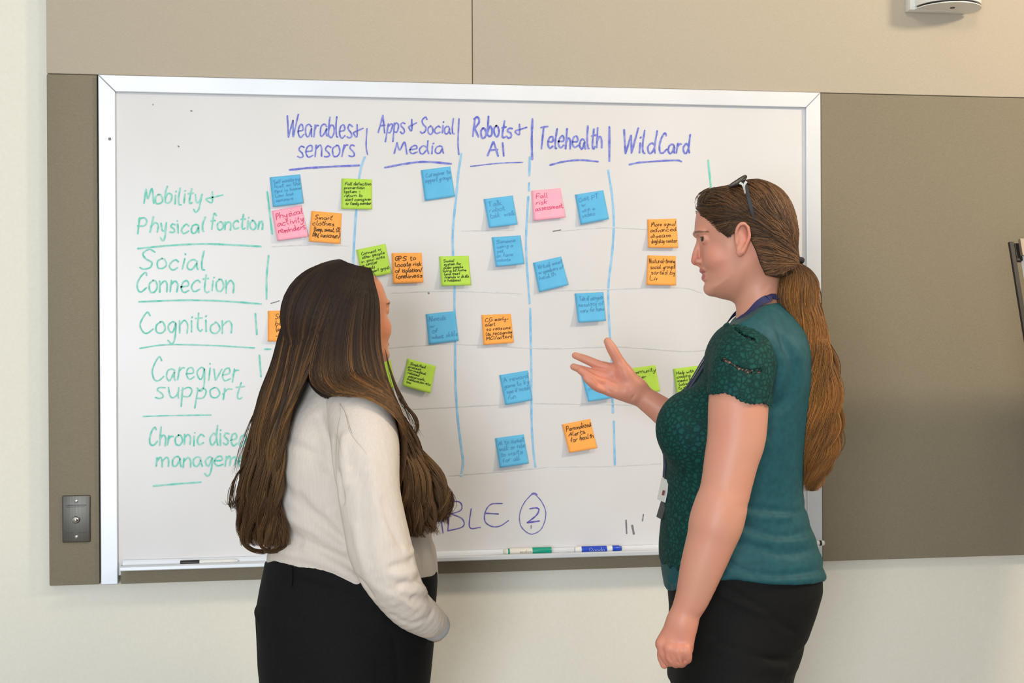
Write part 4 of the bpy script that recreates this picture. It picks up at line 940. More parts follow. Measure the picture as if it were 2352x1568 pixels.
# trousers
M['black_cloth'] = mottle(mat('black_stretch_cloth', (1, 1, 1), .78, spec=.2), srgb(12, 12, 11), srgb(17, 16, 15), (1, 1, 1), 260, 3, .08)
def trousers(dep, S, tors, legs, xlo, xhi, ytop, name, m, parent, folds, waist, dlo=-.32, dhi=.30):
    fd = Field(axis_vals(atdepth(xlo, 1500, dep)[0]-.05, atdepth(xhi, 1500, dep)[0]+.06, hc=.0045), axis_vals(atdepth(1500, 1500, dep+dlo)[1]-.05, atdepth(1500, 1500, dep+dhi)[1]+.05, hc=.0045), axis_vals(.04, atdepth(1500, ytop, dep)[2]+.03, [(atdepth(1500, 1600, dep)[2], 9)], .0034, .012))
    fd.add(tors, .01)
    for l in legs: fd.add(limb(dep, l), .03)
    for p, a, w in folds: fd.disp(fold(tors[0], [atdepth(x, y, dep+d) for x, y, d in p], a, w))
    if waist: fd.clip(lambda P: -0+waist(P))
    return fd.mesh(name, m, parent, relax=2)
hipsR = loft([q for q in TORSO_R if q[0] < A(0, 1240)[2]], RH, FH, 2.25)
LEGS_R = [[(1690, 1490, -.085, .085), (1675, 1650, -.088, .098), (1672, 1893, -.085, .066), (1692, 2100, -.085, .062), (1694, 2405, -.085, .055)], [(1712, 1490, .075, .085), (1700, 1650, .085, .098), (1690, 1893, .085, .066), (1705, 2100, .085, .062), (1708, 2405, .085, .055)]]
FOLDS_P = [([(1845, 1440, 0), (1856, 1455, 0), (1848, 1472, -.01)], .012, .010), ([(1640, 1475, -.17), (1720, 1502, -.17), (1790, 1512, -.14), (1840, 1470, -.05)], -.006, .008), ([(1640, 1490, -.17), (1720, 1520, -.17), (1790, 1530, -.14)], .005, .009),
  ([(1818, 1525, 0), (1828, 1537, 0), (1818, 1552, 0)], .010, .008), ([(1650, 1370, -.17), (1710, 1388, -.17), (1760, 1408, -.15)], .003, .007), ([(1650, 1540, -.17), (1740, 1555, -.16), (1815, 1545, -.06)], -.005, .008), ([(1660, 1350, -.17), (1750, 1400, -.16), (1800, 1440, -.12)], -.003, .007)]
trousers(DR, SR, grow(hipsR, -.006), LEGS_R, 1500, 1910, 1240, 'trousers', M['black_cloth'], woman, FOLDS_P, lambda P: P[:, 2]-A(0, 1265)[2])
M['shoe'] = mat('black_leather', srgb(24, 22, 21), .4)
def shoe(dep, heel, toe, d, parent):
    h = atdepth(heel, 2400, dep+d); t = atdepth(toe, 2400, dep+d); ax = (t-h); ax[2] = 0; L = np.linalg.norm(ax); ax /= L; side = np.array([-ax[1], ax[0], 0]); v = []; f = []
    for i, (u, w, hh) in enumerate([(-.02, .026, .07), (.0, .034, .085), (.25, .036, .085), (.5, .040, .065), (.75, .044, .048), (.92, .036, .04), (1.02, .012, .026)]):
        for k in range(12):
            a = 2*math.pi*k/12; z = max(0.0, math.sin(a)); v.append(h*np.array([1, 1, 0])+ax*L*u+side*w*math.cos(a)+np.array([0, 0, hh*z]))
        if i: f += [((i-1)*12+k, (i-1)*12+(k+1) % 12, i*12+(k+1) % 12, i*12+k) for k in range(12)]
    f += [tuple(range(12))[::-1], tuple(72+k for k in range(12))]
    return MB().add(v, f).build('shoe', M['shoe'], parent, smooth=True)
shoe(DR, 1730, 1480, -.085, woman); shoe(DR, 1745, 1500, .085, woman)
# hair
capfn = puff([PX(*p) for p in hair_out], frR.O, frR.F, frR.U, frR.N, lambda a, b: head_width(a, b)+np.interp(a, [-.1, -.03, .05, .11], [.010, .009, .006, .002]), .060)
hair_in, _, _ = poly_table(closed_smooth([PX(*p) for p in hair_out]))
def cap_mask(P): f, u, w = frR.loc(P); aw = np.abs(w); return region(f-.128*aw, u+.078*aw)
hf = Field(axis_vals(frR.O[0]-.13, frR.O[0]+.13, hc=.0025), axis_vals(frR.O[1]-.11, frR.O[1]+.11, hc=.0025), axis_vals(frR.O[2]-.09, frR.O[2]+.14, hc=.0025))
hf.add(grow(capfn, -.0022), .004); hf.clip(lambda P: -cap_mask(P)-.001, .003)
hv, hq = nets(hf.f, hf.xs, hf.ys, hf.zs); hv = relaxed(hv, hq, .5)
cap_dark = np.array(srgb(56, 41, 30)[:3])
parts = [(hv, hq, np.tile(cap_dark, (len(hv), 1)))]
tie = np.array(PX(1827, 606))
def cap_strands(n):
    out = []; hl = np.array([PX(*p) for p in hairline[1:15]]); full = catmull(hl, 8)
    f_ = RNG.uniform(-.085, .104, n*6); u_ = RNG.uniform(-.07, .13, n*6); ok = region(f_, u_) > .001; f_, u_ = f_[ok][:n], u_[ok][:n]
    k = RNG.integers(0, len(full), n); edge = RNG.random(n) < .55; m = len(f_)
    S0 = np.where(edge[:m, None], full[k[:m]], np.stack([f_, u_], 1)); Dh = hair_in(S0[:, 0], S0[:, 1]); lim = (head_width(S0[:, 0], S0[:, 1])+.006)*np.sqrt(np.clip(1-np.clip(1-Dh/.06, 0, 1)**2, 0, 1))
    w0 = np.where(RNG.random(m) < .92, 1, -1)*lim*np.sqrt(RNG.uniform(0, 1, m))
    t = np.linspace(0, 1, 22)
    aw_ = np.abs(w0); S0 = S0+np.stack([.128*aw_, -.078*aw_], 1)                      # hairline as it appears from the front of the room
    mid = (S0+tie)/2; mid[:, 1] += np.where((S0[:, 0] < -.008) & (S0[:, 1] < -.005), -.002, .022)
    low = (S0[:, 0] > PX(1700, 0)[0]) & (S0[:, 1] < PX(0, 470)[1]); ov = np.array(PX(1732, 492))
    kk = np.clip((S0[:, 0]-PX(1700, 0)[0])/.03, 0, 1)[:, None]; mid = np.where(low[:, None], mid*(1-kk)+ov*kk, mid)
    mid += RNG.normal(0, .004, mid.shape)
    tq = t[None, :, None]; FU = S0[:, None]*(1-tq)**2+2*tq*(1-tq)*mid[:, None]+tie[None, None]*tq**2; W = w0[:, None]*(1-t**2.2)[None]
    P = frR.O+FU[..., :1]*frR.F+FU[..., 1:]*frR.U+W[..., None]*frR.N
    P += (np.sign(w0)[:, None, None]*.05*np.sin(np.pi*t)[None, :, None])*frR.N*.6
    q = settle(capfn[0], P.reshape(-1, 3), 0.0, 6).reshape(P.shape)
    q += (RNG.normal(0, .0009, (m, 1, 1)))*frR.N
    msk = cap_mask(q.reshape(-1, 3)).reshape(m, 22)
    good = ((msk > -.0045).mean(1) > .96) & (msk.min(1) > -.012)
    return q[good]
cs_ = cap_strands(4200)
v, q = strands(cs_, RNG.uniform(.0004, .0008, len(cs_)), tip=.8)
tone = RNG.random((len(cs_), 1)); colr = np.array(srgb(46, 34, 25)[:3])*(1-tone)+np.array(srgb(120, 84, 54)[:3])*tone**1.4
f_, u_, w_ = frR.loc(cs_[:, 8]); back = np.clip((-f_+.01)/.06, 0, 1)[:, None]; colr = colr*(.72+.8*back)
parts.append((v, q, np.repeat(colr, 22*3, 0)))
# sideburn
m = 260; sb = np.array([PX(*p) for p in [(1652, 517), (1660, 528), (1668, 537), (1674, 543), (1680, 540), (1687, 532), (1692, 521), (1670, 525), (1682, 522), (1664, 519)]])
i_ = RNG.integers(0, len(sb), m); S0 = sb[i_]+RNG.normal(0, .0022, (m, 2)); w0 = .074; S0 = S0+np.array([.128*w0, -.078*w0]); tq = np.linspace(0, 1, 14)[None, :, None]; en = np.array(PX(1722, 492))+RNG.normal(0, .006, (m, 2)); md = S0*.5+en*.5+np.array([0.004, .010])
FU = S0[:, None]*(1-tq)**2+2*tq*(1-tq)*md[:, None]+en[:, None]*tq**2; P = frR.O+FU[..., :1]*frR.F+FU[..., 1:]*frR.U+w0*frR.N
P = settle(capfn[0], P.reshape(-1, 3), .0004, 5).reshape(P.shape)+RNG.normal(0, .0006, (m, 1, 1))*frR.N
P = P[cap_mask(P.reshape(-1, 3)).reshape(m, 14).min(1) > -.004]
v, q = strands(P, RNG.uniform(.0004, .0007, len(P)), tip=.8, root=.3); tone = RNG.random((len(P), 1)); parts.append((v, q, np.repeat(np.array(srgb(44, 32, 24)[:3])*(1-tone)+np.array(srgb(92, 66, 44)[:3])*tone, 14*3, 0)))
# ponytail
PT = np.array([(1822, 604, -.012, 16, .018), (1832, 622, -.020, 34, .030), (1836, 650, -.028, 46, .036), (1838, 690, -.036, 47, .038), (1853, 740, -.045, 42, .038), (1866, 790, -.05, 42, .038), (1873, 850, -.05, 52, .040), (1876, 920, -.05, 60, .042), (1876, 985, -.05, 58, .040), (1876, 1040, -.048, 47, .034), (1870, 1085, -.046, 30, .024), (1864, 1128, -.045, 9, .008)])
PTc = catmull(PT, 5); nP = len(PTc)
pf = Field(axis_vals(A(1770, 800)[0]-.02, A(1950, 800)[0]+.02, hc=.004), axis_vals(A(1850, 800, -.15)[1], A(1850, 800, .06)[1], hc=.004), axis_vals(A(0, 1150)[2], A(0, 590)[2], hc=.004))
pf.add(loft([(A(x, y, d)[2], A(x, y, d), hw*.86/SR, th*.86) for x, y, d, hw, th in PT], RH, FH), .004)
pv, pq = nets(pf.f, pf.xs, pf.ys, pf.zs); pv = relaxed(pv, pq, .5)
parts.append((pv, pq, np.tile(np.array(srgb(84, 56, 30)[:3]), (len(pv), 1))))
n = 4800; ang = RNG.uniform(0, 2*np.pi, n); rad = np.sqrt(RNG.uniform(.25, 1.0, n)); cl = RNG.integers(0, 26, n); cph = RNG.uniform(0, 6.28, 26); cam_ = RNG.uniform(.4, 1.2, 26); cfr = RNG.uniform(.8, 1.25, 26)
t = np.linspace(0, 1, nP); ca = (cl+.5)/26*2*np.pi; ang = ang*.25+ca*.75
end = np.clip(1-np.abs(RNG.normal(0, .085, n)), .7, 1)
X = PTc[None, :, 0]+PTc[None, :, 3]*(np.cos(ang)*rad)[:, None]; Yp = np.repeat(PTc[None, :, 1], n, 0); D = PTc[None, :, 2]+PTc[None, :, 4]*(np.sin(ang)*rad)[:, None]
ph = 2*np.pi*(t[None]*4.2*cfr[cl][:, None])+cph[cl][:, None]
X = X+cam_[cl][:, None]*13*np.sin(ph)*np.clip(t*1.8-.15, 0, 1)[None]+RNG.normal(0, 1.6, (n, 1)); D = D+cam_[cl][:, None]*.008*np.cos(ph)*t[None]
tt = t[None]*end[:, None]; ip = lambda Z: np.stack([np.interp(tt[i], t, Z[i]) for i in range(n)])
PTs = atdepth(ip(X), ip(Yp), DR+ip(D)); v, q = strands(PTs, RNG.uniform(.0003, .00065, n), tip=.25)
tone = (.5*RNG.random(n)+.5*RNG.random(26)[cl])[:, None, None]; ombre = np.clip((t-.03)*3.2, 0, 1)[None, :, None]  # hair's own ombre: dark roots blending into golden-brown lengths
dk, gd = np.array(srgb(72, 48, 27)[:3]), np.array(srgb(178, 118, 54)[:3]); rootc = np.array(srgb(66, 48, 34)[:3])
cc = rootc*(1-ombre)+(dk*(1-tone)+gd*tone)*ombre
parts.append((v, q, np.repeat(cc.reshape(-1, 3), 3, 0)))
# short loose hairs at the forehead and nape
m = 90; a0 = np.linspace(0, 1, m); S0 = np.stack([1600+RNG.uniform(-1, 40, m)*1.0, 470-RNG.uniform(0, 38, m)], 1); wq = RNG.uniform(-.01, .06, m); tq = np.linspace(0, 1, 8)
PP = np.stack([[frR.p(x+(-6+10*np.sin(3*k+i))*k-2*k, y-3*k+9*k*k*np.sin(i*1.3), w) for k in tq] for i, (x, y, w) in enumerate(zip(S0[:, 0], S0[:, 1], wq))])
PP = settle(capfn[0], PP.reshape(-1, 3), .002, 3).reshape(PP.shape)+np.array([0, 0, 0.0])
v, q = strands(PP, .0005, tip=.3); parts.append((v, q, np.tile(np.array(srgb(92, 72, 52)[:3]), (len(v), 1))))
hair = hair_object('hair', parts, M['hair'], woman)
tb = MB(); ct = A(1824, 603, -.012)
ring_pts = []
axd = A(1836, 640, -.02)-ct; axd /= np.linalg.norm(axd); e1 = np.cross(axd, [0, 1, 0]); e1 /= np.linalg.norm(e1); e2 = np.cross(axd, e1)
for k in range(25): ring_pts.append(ct+(.0155*e1*math.cos(k/24*2*math.pi)+.0155*e2*math.sin(k/24*2*math.pi)))
rp = np.array(ring_pts); hb = Field(axis_vals(ct[0]-.04, ct[0]+.04, hc=.002), axis_vals(ct[1]-.04, ct[1]+.04, hc=.002), axis_vals(ct[2]-.04, ct[2]+.04, hc=.002))
hb.add(chain(rp, [.0055]*25, 2), .002); hb.mesh('hair_tie', mat('dark_elastic', srgb(40, 34, 32), .8), woman)

# ------------------------------------------------------------------ sunglasses pushed up on the head
sg_ = thing('sunglasses', frR.p(1690, 425, 0), 'dark sunglasses with a silver hinge, pushed up on the ponytailed head', 'sunglasses')
M['lens'] = mat('smoked_lens', srgb(40, 37, 33), .35, spec=.4); M['silver'] = mat('silver_metal', srgb(225, 222, 214), .25, metal=.8)
for s_ in (1, -1):
    pts = [frR.p(1699, 428, s_*.0745), frR.p(1705, 455, s_*.0835), frR.p(1712, 485, s_*.0845), frR.p(1719, 510, s_*.0815), frR.p(1727, 535, s_*.076)]
    C = catmull(pts, 6); mb = MB(); T = np.gradient(C, axis=0); T /= np.linalg.norm(T, axis=1)[:, None]; vv = []; ff = []
    for i in range(len(C)):
        e = np.cross(T[i], frR.N); h_ = .0042-.0016*i/len(C)
        for a, b in ((-1, -1), (1, -1), (1, 1), (-1, 1)): vv.append(C[i]+e*h_*a+frR.N*.0014*b)
        if i: ff += [((i-1)*4+k, (i-1)*4+(k+1) % 4, i*4+(k+1) % 4, i*4+k) for k in range(4)]
    ff += [(3, 2, 1, 0), tuple(len(vv)-4+k for k in range(4))]
    mb.add(vv, ff).build('temple', M['black'], sg_, auto=50)
    mb = MB()
    for line_ in ([(1687, 432), (1694, 437), (1699, 456)], [(1702, 429), (1697, 438), (1699, 456)]):
        C = catmull([frR.p(x, y, s_*.0875) for x, y in line_], 4); vv = []; ff = []
        for i in range(len(C)):
            h_ = .0024*(1-.65*i/len(C)); tt_ = C[min(i+1, len(C)-1)]-C[max(i-1, 0)]; e = np.cross(tt_, frR.N); e /= np.linalg.norm(e)
            for a, b in ((-1, -1), (1, -1), (1, 1), (-1, 1)): vv.append(C[i]+e*h_*a+frR.N*.0012*b)
            if i: ff += [((i-1)*4+k, (i-1)*4+(k+1) % 4, i*4+(k+1) % 4, i*4+k) for k in range(4)]
        ff += [(3, 2, 1, 0), tuple(len(vv)-4+k for k in range(4))]; mb.add(vv, ff)
    mb.build('hinge_ornament', M['silver'], sg_, auto=50)
    # lens and rim: rounded outline in (along the lens height, across the head)
    lo_, hi_ = np.array(frR.p(1672, 429, 0)), np.array(frR.p(1706, 407, 0)); ax_ = hi_-lo_; nrm = np.cross(ax_, frR.N); nrm /= np.linalg.norm(nrm)
    out = []
    for k in range(40):
        a = 2*math.pi*k/40; cx, cyv = math.cos(a), math.sin(a); p = 2.6; rr = (abs(cx)**p+abs(cyv)**p)**(-1/p)
        w = s_*(.041+.031*rr*cx); hgt = .52+.50*rr*cyv
        curve = -(abs(w)/.075)**2*.020
        out.append(lo_+ax_*hgt+frR.N*w+(-frR.F*.0-frR.U*.0)+np.array(frR.U)*curve*.55-np.array(frR.F)*(-curve)*-.0)
    out = np.array(out); ctr = out.mean(0); up_ = nrm*np.sign(nrm@frR.U)
    n_ = 40; mb = MB(); top_ = [ctr+up_*.002]+list(out*.55+ctr*.45+up_*.0012)+list(out); bot_ = [q-up_*.0022 for q in top_]; ff = []
    for base, flip in ((0, False), (len(top_), True)):
        for k in range(n_):
            k2 = (k+1) % n_; tri = (base, base+1+k, base+1+k2); qd = (base+1+k, base+1+n_+k, base+1+n_+k2, base+1+k2); ff += [tri[::-1] if flip else tri, qd[::-1] if flip else qd]
    for k in range(n_): k2 = (k+1) % n_; a = 1+n_; ff.append((a+k, len(top_)+a+k, len(top_)+a+k2, a+k2))
    mb.add(top_+bot_, ff).build('lens', M['lens'], sg_, smooth=True)
    rf = Field(axis_vals(out[:, 0].min()-.008, out[:, 0].max()+.008, hc=.002), axis_vals(out[:, 1].min()-.008, out[:, 1].max()+.008, hc=.002), axis_vals(out[:, 2].min()-.008, out[:, 2].max()+.008, hc=.002))
    rf.add(chain(np.vstack([out, out[:2]]), [.0027]*42, 1), .001); rf.mesh('rim', M['black'], sg_, relax=1)

# ------------------------------------------------------------------ lanyard and badges
ly = thing('lanyard', A(1521, 1150, 0), 'navy lanyard with name badge, round the neck above the green top', 'lanyard')
M['navy'] = mat('navy_webbing', srgb(34, 38, 82), .7)
toplk = lambda P: np.minimum(torsoR[0](P), limb(DR, [(1745, 690, 0, .0455), (1752, 735, 0, .052)])[0](P))
def strap(pts, w, off):
    C = catmull(pts, 8); C = settle(toplk, C, off, 12); T = np.gradient(C, axis=0); T /= np.linalg.norm(T, axis=1)[:, None]; G = grad(toplk, C, .004); S = np.cross(T, G); S /= np.linalg.norm(S, axis=1)[:, None]; vv = []; ff = []
    for i in range(len(C)):
        for a, b in ((-1, -1), (1, -1), (1, 1), (-1, 1)): vv.append(C[i]+S[i]*w/2*a+G[i]*.0007*b)
        if i: ff += [((i-1)*4+k, (i-1)*4+(k+1) % 4, i*4+(k+1) % 4, i*4+k) for k in range(4)]
    ff += [(3, 2, 1, 0), tuple(len(vv)-4+k for k in range(4))]
    return MB().add(vv, ff).build('strap', M['navy'], ly, auto=60)
strap([A(1806, 690, 0), A(1795, 687, -.03), A(1772, 687, -.05), A(1748, 693, -.062), A(1724, 706, -.07), A(1707, 722, -.065), A(1694, 738, -.05), A(1668, 768, -.035), A(1620, 850, -.025), A(1560, 940, -.015), A(1526, 1000, -.005), A(1521, 1050, 0), A(1524, 1096, 0)], .015, .006)
strap([A(1806, 690, 0), A(1790, 690, .03), A(1750, 695, .058), A(1715, 715, .065), A(1694, 738, .05), A(1655, 790, .03), A(1590, 890, .02), A(1540, 965, .012), A(1524, 1010, .005), A(1521, 1050, 0), A(1524, 1096, 0)], .015, .006)
def card(p0, p1, half, th, m, name, twist=.25, n=2):
    a, b = A(*p0), A(*p1); ax = b-a; wd_ = FH*math.cos(twist)-RH*math.sin(twist); nn = np.cross(ax, wd_); nn /= np.linalg.norm(nn)
    v = [q+wd_*half*s1+nn*th/2*s2 for q in (a, b) for s1, s2 in ((-1, -1), (1, -1), (1, 1), (-1, 1))]
    return MB().add(v, [(0, 1, 2, 3), (4, 7, 6, 5)]+[(i, (i+1) % 4, 4+(i+1) % 4, 4+i) for i in range(4)]).build(name, m, ly)
card((1529, 1100, -.01), (1518.5, 1150, -.01), .024, .0022, M['white'], 'name_badge', .18)
card((1525, 1126, -.036), (1522.5, 1137, -.036), .0035, .0028, mat('dark_red_print', srgb(130, 62, 58), .6), 'badge_print', .18)
card((1530, 1140, -.005), (1515, 1190, -.005), .020, .003, M['black'], 'badge_holder', .15)
# ------------------------------------------------------------------ woman with the long dark hair
DL = 2.61; SL = FPX/DL
A2 = lambda x, y, d=0.0: atdepth(x, y, DL+d)
fl = A2(800, 2405)
lady = thing('person', (fl[0], fl[1], 0), 'woman with long dark wavy hair, cream linen blouse and black jeans, seen from behind', 'person', 'people at the whiteboard')
be, pi_ = math.radians(37), math.radians(15)
hF = math.cos(be)*RH+math.sin(be)*FH; hN = math.sin(be)*RH-math.cos(be)*FH
frL = Frame(A2(791, 744), hF*math.cos(pi_)+np.array([0, 0, math.sin(pi_)]), hN, .97)
TORSO_L = rings(DL, SL, [(830, 742, 842, .050), (870, 728, 858, .075), (905, 700, 872, .115), (940, 672, 884, .140), (1000, 640, 905, .158), (1060, 630, 925, .165), (1130, 630, 940, .165), (1200, 634, 975, .160), (1260, 618, 997, .155), (1300, 612, 1002, .152), (1340, 603, 1003, .155), (1400, 593, 998, .165), (1450, 596, 997, .168), (1520, 599, 991, .168), (1568, 604, 986, .165)])
torsoL = loft(TORSO_L, RH, FH, 2.3)
NEAR_L = [(822, 935, -.100, .058), (836, 985, -.150, .060), (842, 1060, -.185, .057), (850, 1140, -.20, .053), (860, 1210, -.205, .050), (876, 1270, -.205, .048), (908, 1340, -.20, .042), (945, 1395, -.175, .036), (985, 1428, -.13, .026), (1004, 1446, -.09, .022), (1006, 1456, -.04, .024), (985, 1462, .02, .022), (962, 1462, .06, .017)]
FAR_L = [(748, 935, .10, .055), (725, 1000, .17, .055), (720, 1120, .23, .05), (735, 1250, .25, .045), (820, 1370, .23, .04), (920, 1440, .16, .028), (948, 1456, .12, .022), (962, 1462, .09, .018)]
fl_ = Field(axis_vals(A2(600, 900)[0], A2(1030, 900)[0]+.02, [(A2(860, 720)[0], A2(915, 720)[0])], .002, .006), axis_vals(A2(800, 900, -.28)[1], A2(800, 900, .33)[1], [(frL.O[1]-.06, frL.O[1]+.10)], .0025, .006), axis_vals(A2(0, 1570)[2], A2(0, 600)[2], [(A2(0, 870)[2], A2(0, 640)[2])], .002, .006))
sculpt_head(fl_, frL)
fl_.add(limb(DL, [(785, 780, .0, .048), (780, 850, .0, .046), (778, 890, 0, .055)]), .014); fl_.add(grow(torsoL, -.018), .012)
fl_.add(grow(limb(DL, NEAR_L), -.010), .012); fl_.add(grow(limb(DL, FAR_L), -.008), .012)
b2 = fl_.mesh('body', M['skin'], lady, relax=2); V = np.array([v.co for v in b2.data.vertices])
vcol(b2, skin_colours(V, frL, srgb(206, 142, 104), srgb(158, 84, 76), srgb(40, 30, 24), srgb(204, 122, 88), lambda a, b: np.minimum(region(a, b), .045-a))); eyes(frL, b2)
# blouse
def linen():
    m = mat('cream_linen', (1, 1, 1), .85, spec=.15); tc = nd(m, 'ShaderNodeTexCoord'); mp = nd(m, 'ShaderNodeMapping'); mp.inputs['Scale'].default_value = (160, 160, 14)
    nz = nd(m, 'ShaderNodeTexNoise'); nz.inputs['Scale'].default_value = 2.0; nz.inputs['Detail'].default_value = 4; lk(m, tc.outputs['Object'], mp.inputs[0]); lk(m, mp.outputs[0], nz.inputs['Vector'])
    cr = nd(m, 'ShaderNodeValToRGB'); cr.color_ramp.elements[0].color = srgb(200, 189, 178); cr.color_ramp.elements[1].color = srgb(216, 206, 196); lk(m, nz.outputs['Fac'], cr.inputs['Fac']); lk(m, cr.outputs[0], bsdf(m).inputs['Base Color'])
    n2 = nd(m, 'ShaderNodeTexNoise'); n2.inputs['Scale'].default_value = 14; n2.inputs['Detail'].default_value = 3; m2 = nd(m, 'ShaderNodeMapping'); m2.inputs['Scale'].default_value = (1.6, 1.6, .7); lk(m, tc.outputs['Object'], m2.inputs[0]); lk(m, m2.outputs[0], n2.inputs['Vector'])
    bp = nd(m, 'ShaderNodeBump'); bp.inputs['Strength'].default_value = .35; bp.inputs['Distance'].default_value = .012; lk(m, n2.outputs['Fac'], bp.inputs['Height'])
    b3 = nd(m, 'ShaderNodeBump'); b3.inputs['Strength'].default_value = .15; b3.inputs['Distance'].default_value = .001; lk(m, nz.outputs['Fac'], b3.inputs['Height']); lk(m, bp.outputs[0], b3.inputs['Normal']); lk(m, b3.outputs[0], bsdf(m).inputs['Normal'])
    return m
M['linen'] = linen()
hemL = below_line(DL, [(560, 1284), (620, 1286), (650, 1273), (706, 1276), (750, 1280), (790, 1296), (830, 1320), (862, 1345), (900, 1370), (950, 1400), (1010, 1372), (1050, 1360)])
def axL(hx=.0032):
    return axis_vals(A2(590, 1200)[0]-.02, A2(1030, 1300)[0]+.03, hc=hx), axis_vals(A2(800, 900, -.30)[1], A2(800, 900, .30)[1], hc=.0036)
xx, yy = axL(); bl = Field(xx, yy, axis_vals(A2(0, 1420)[2], A2(0, 820)[2], hc=.0034))
bl.add(torsoL, .01); bl.add(limb(DL, [(775, 905, 0, .07), (808, 930, -.08, .06), (830, 965, -.13, .060)]), .03); bl.add(limb(DL, [(770, 905, 0, .07), (735, 940, .10, .06)]), .03)
bl.add(ell(A2(935, 1120, .05), (.075, .085, .085)), .05)
for p, a, w in (([(700, 1255, -.15), (760, 1290, -.155), (820, 1330, -.155)], .006, .010), ([(660, 1225, -.13), (720, 1255, -.15), (790, 1290, -.16), (840, 1325, -.16)], -.006, .009), ([(655, 1180, -.12), (720, 1215, -.15), (790, 1262, -.16)], .005, .010),
  ([(700, 1140, -.14), (740, 1200, -.155), (790, 1245, -.165)], -.004, .009), ([(760, 1180, -.16), (790, 1220, -.165), (812, 1275, -.165)], .004, .008), ([(648, 1262, -.11), (720, 1284, -.15), (800, 1318, -.155)], .005, .008), ([(655, 1100, -.12), (690, 1150, -.14), (740, 1190, -.155)], -.003, .010),
  ([(660, 1010, -.12), (720, 1040, -.15), (760, 1080, -.16)], -.003, .009), ([(735, 960, -.14), (750, 1010, -.16), (752, 1070, -.17)], -.004, .010), ([(985, 1260, .02), (990, 1310, .02), (985, 1360, .02)], .004, .012)): bl.disp(fold(torsoL[0], [A2(*q) for q in p], a*1.2, w))
bl.disp(((lambda P: .0022*noise3(P, 26, 5)), A2(560, 1420, -.35), A2(1060, 800, .35)) if False else ((lambda P: .0016*noise3(P, 34, 5)), np.array([-9, -9, -9.]), np.array([9, 9, 9.])))
neckL = below_line(DL, [(660, 885), (720, 868), (780, 862), (850, 872), (900, 890)])
bl.clip(lambda P: -hemL(P)); bl.clip(lambda P: neckL(P))
blouse = bl.mesh('blouse', M['linen'], lady)
def sleeve(pts, name, folds, end, hx=.0030):
    S = limb(DL, pts); s_ = Field(axis_vals(S[1][0]-.02, S[2][0]+.02, hc=hx), axis_vals(S[1][1]-.02, S[2][1]+.02, hc=hx), axis_vals(S[1][2]-.02, S[2][2]+.02, hc=hx))
    s_.add(S, .005)
    for p, a, w in folds: s_.disp(fold(S[0], [A2(*q) for q in p], a, w))
    s_.disp(((lambda P: .0014*noise3(P, 40, 8)), np.array([-9, -9, -9.]), np.array([9, 9, 9.])))
    return s_.mesh(name, M['linen'], lady)
SL_N = [(812, 945, -.100, .062), (832, 985, -.150, .064), (840, 1050, -.185, .062), (848, 1130, -.205, .058), (860, 1200, -.212, .0575), (874, 1262, -.215, .0575), (900, 1330, -.21, .0510), (936, 1388, -.185, .0425), (975, 1420, -.145, .0345), (990, 1430, -.125, .0300)]
FN = [([(800, 1010, -.215), (790, 1060, -.235), (796, 1110, -.25)], .008, .009), ([(880, 1150, -.262), (896, 1210, -.262), (925, 1262, -.25)], -.0025, .006), ([(812, 1210, -.262), (826, 1270, -.265), (850, 1320, -.255)], .003, .008), ([(930, 1262, -.25), (945, 1272, -.24), (952, 1262, -.22)], .004, .006), ([(885, 1350, -.25), (920, 1372, -.245), (950, 1395, -.225)], .0035, .006), ([(940, 1330, -.245), (968, 1345, -.22), (985, 1362, -.19)], .004, .006), ([(770, 1010, -.20), (758, 1060, -.21), (766, 1110, -.21), (775, 1160, -.20)], -.011, .007), ([(775, 1088, -.23), (782, 1110, -.24), (786, 1150, -.24)], -.014, .006), ([(800, 1085, -.245), (790, 1120, -.245)], .004, .007), ([(850, 1050, -.25), (868, 1150, -.265), (890, 1240, -.265)], .003, .012), ([(830, 1100, -.255), (838, 1200, -.265), (850, 1280, -.265)], -.003, .010),
  ([(900, 1300, -.26), (930, 1296, -.255), (950, 1288, -.24)], -.006, .007), ([(905, 1318, -.26), (935, 1318, -.25), (960, 1310, -.23)], .005, .007), ([(915, 1338, -.255), (945, 1336, -.24), (968, 1330, -.22)], -.005, .006), ([(920, 1355, -.25), (950, 1358, -.235), (978, 1350, -.2)], .004, .006), ([(945, 1372, -.235), (965, 1378, -.22), (990, 1370, -.18)], -.005, .006),
  ([(860, 1330, -.25), (880, 1350, -.25), (905, 1378, -.24)], .003, .008), ([(905, 1400, -.22), (940, 1412, -.2), (970, 1405, -.18)], -.003, .006), ([(835, 1330, -.24), (850, 1345, -.24), (862, 1362, -.235)], -.005, .007)]
sl_ = sleeve(SL_N, 'sleeve', FN, None)
sleeve([(745, 945, .10, .060), (722, 1000, .17, .058), (718, 1120, .23, .054), (735, 1250, .25, .050), (820, 1370, .23, .044), (905, 1432, .17, .034)], 'sleeve', [], None, .005)
M['linen_cuff'] = mottle(mat('cuff_lining', (1, 1, 1), .85, spec=.15), srgb(176, 178, 180), srgb(188, 190, 192), (1, 1, 1), 80, 3)
cf = chain([A2(974, 1418, -.145), A2(996, 1434, -.115), A2(1004, 1441, -.098)], [.0335, .0300, .0275], 4); cq = Field(axis_vals(cf[1][0]-.02, cf[2][0]+.02, hc=.0025), axis_vals(cf[1][1]-.02, cf[2][1]+.02, hc=.0025), axis_vals(cf[1][2]-.02, cf[2][2]+.02, hc=.0025)); cq.add(cf, .004)
cend = A2(1002, 1440, -.10); cdir = A2(1004, 1441, -.098)-A2(980, 1423, -.137); cdir /= np.linalg.norm(cdir); cq.clip(lambda P: (P-cend)@cdir)
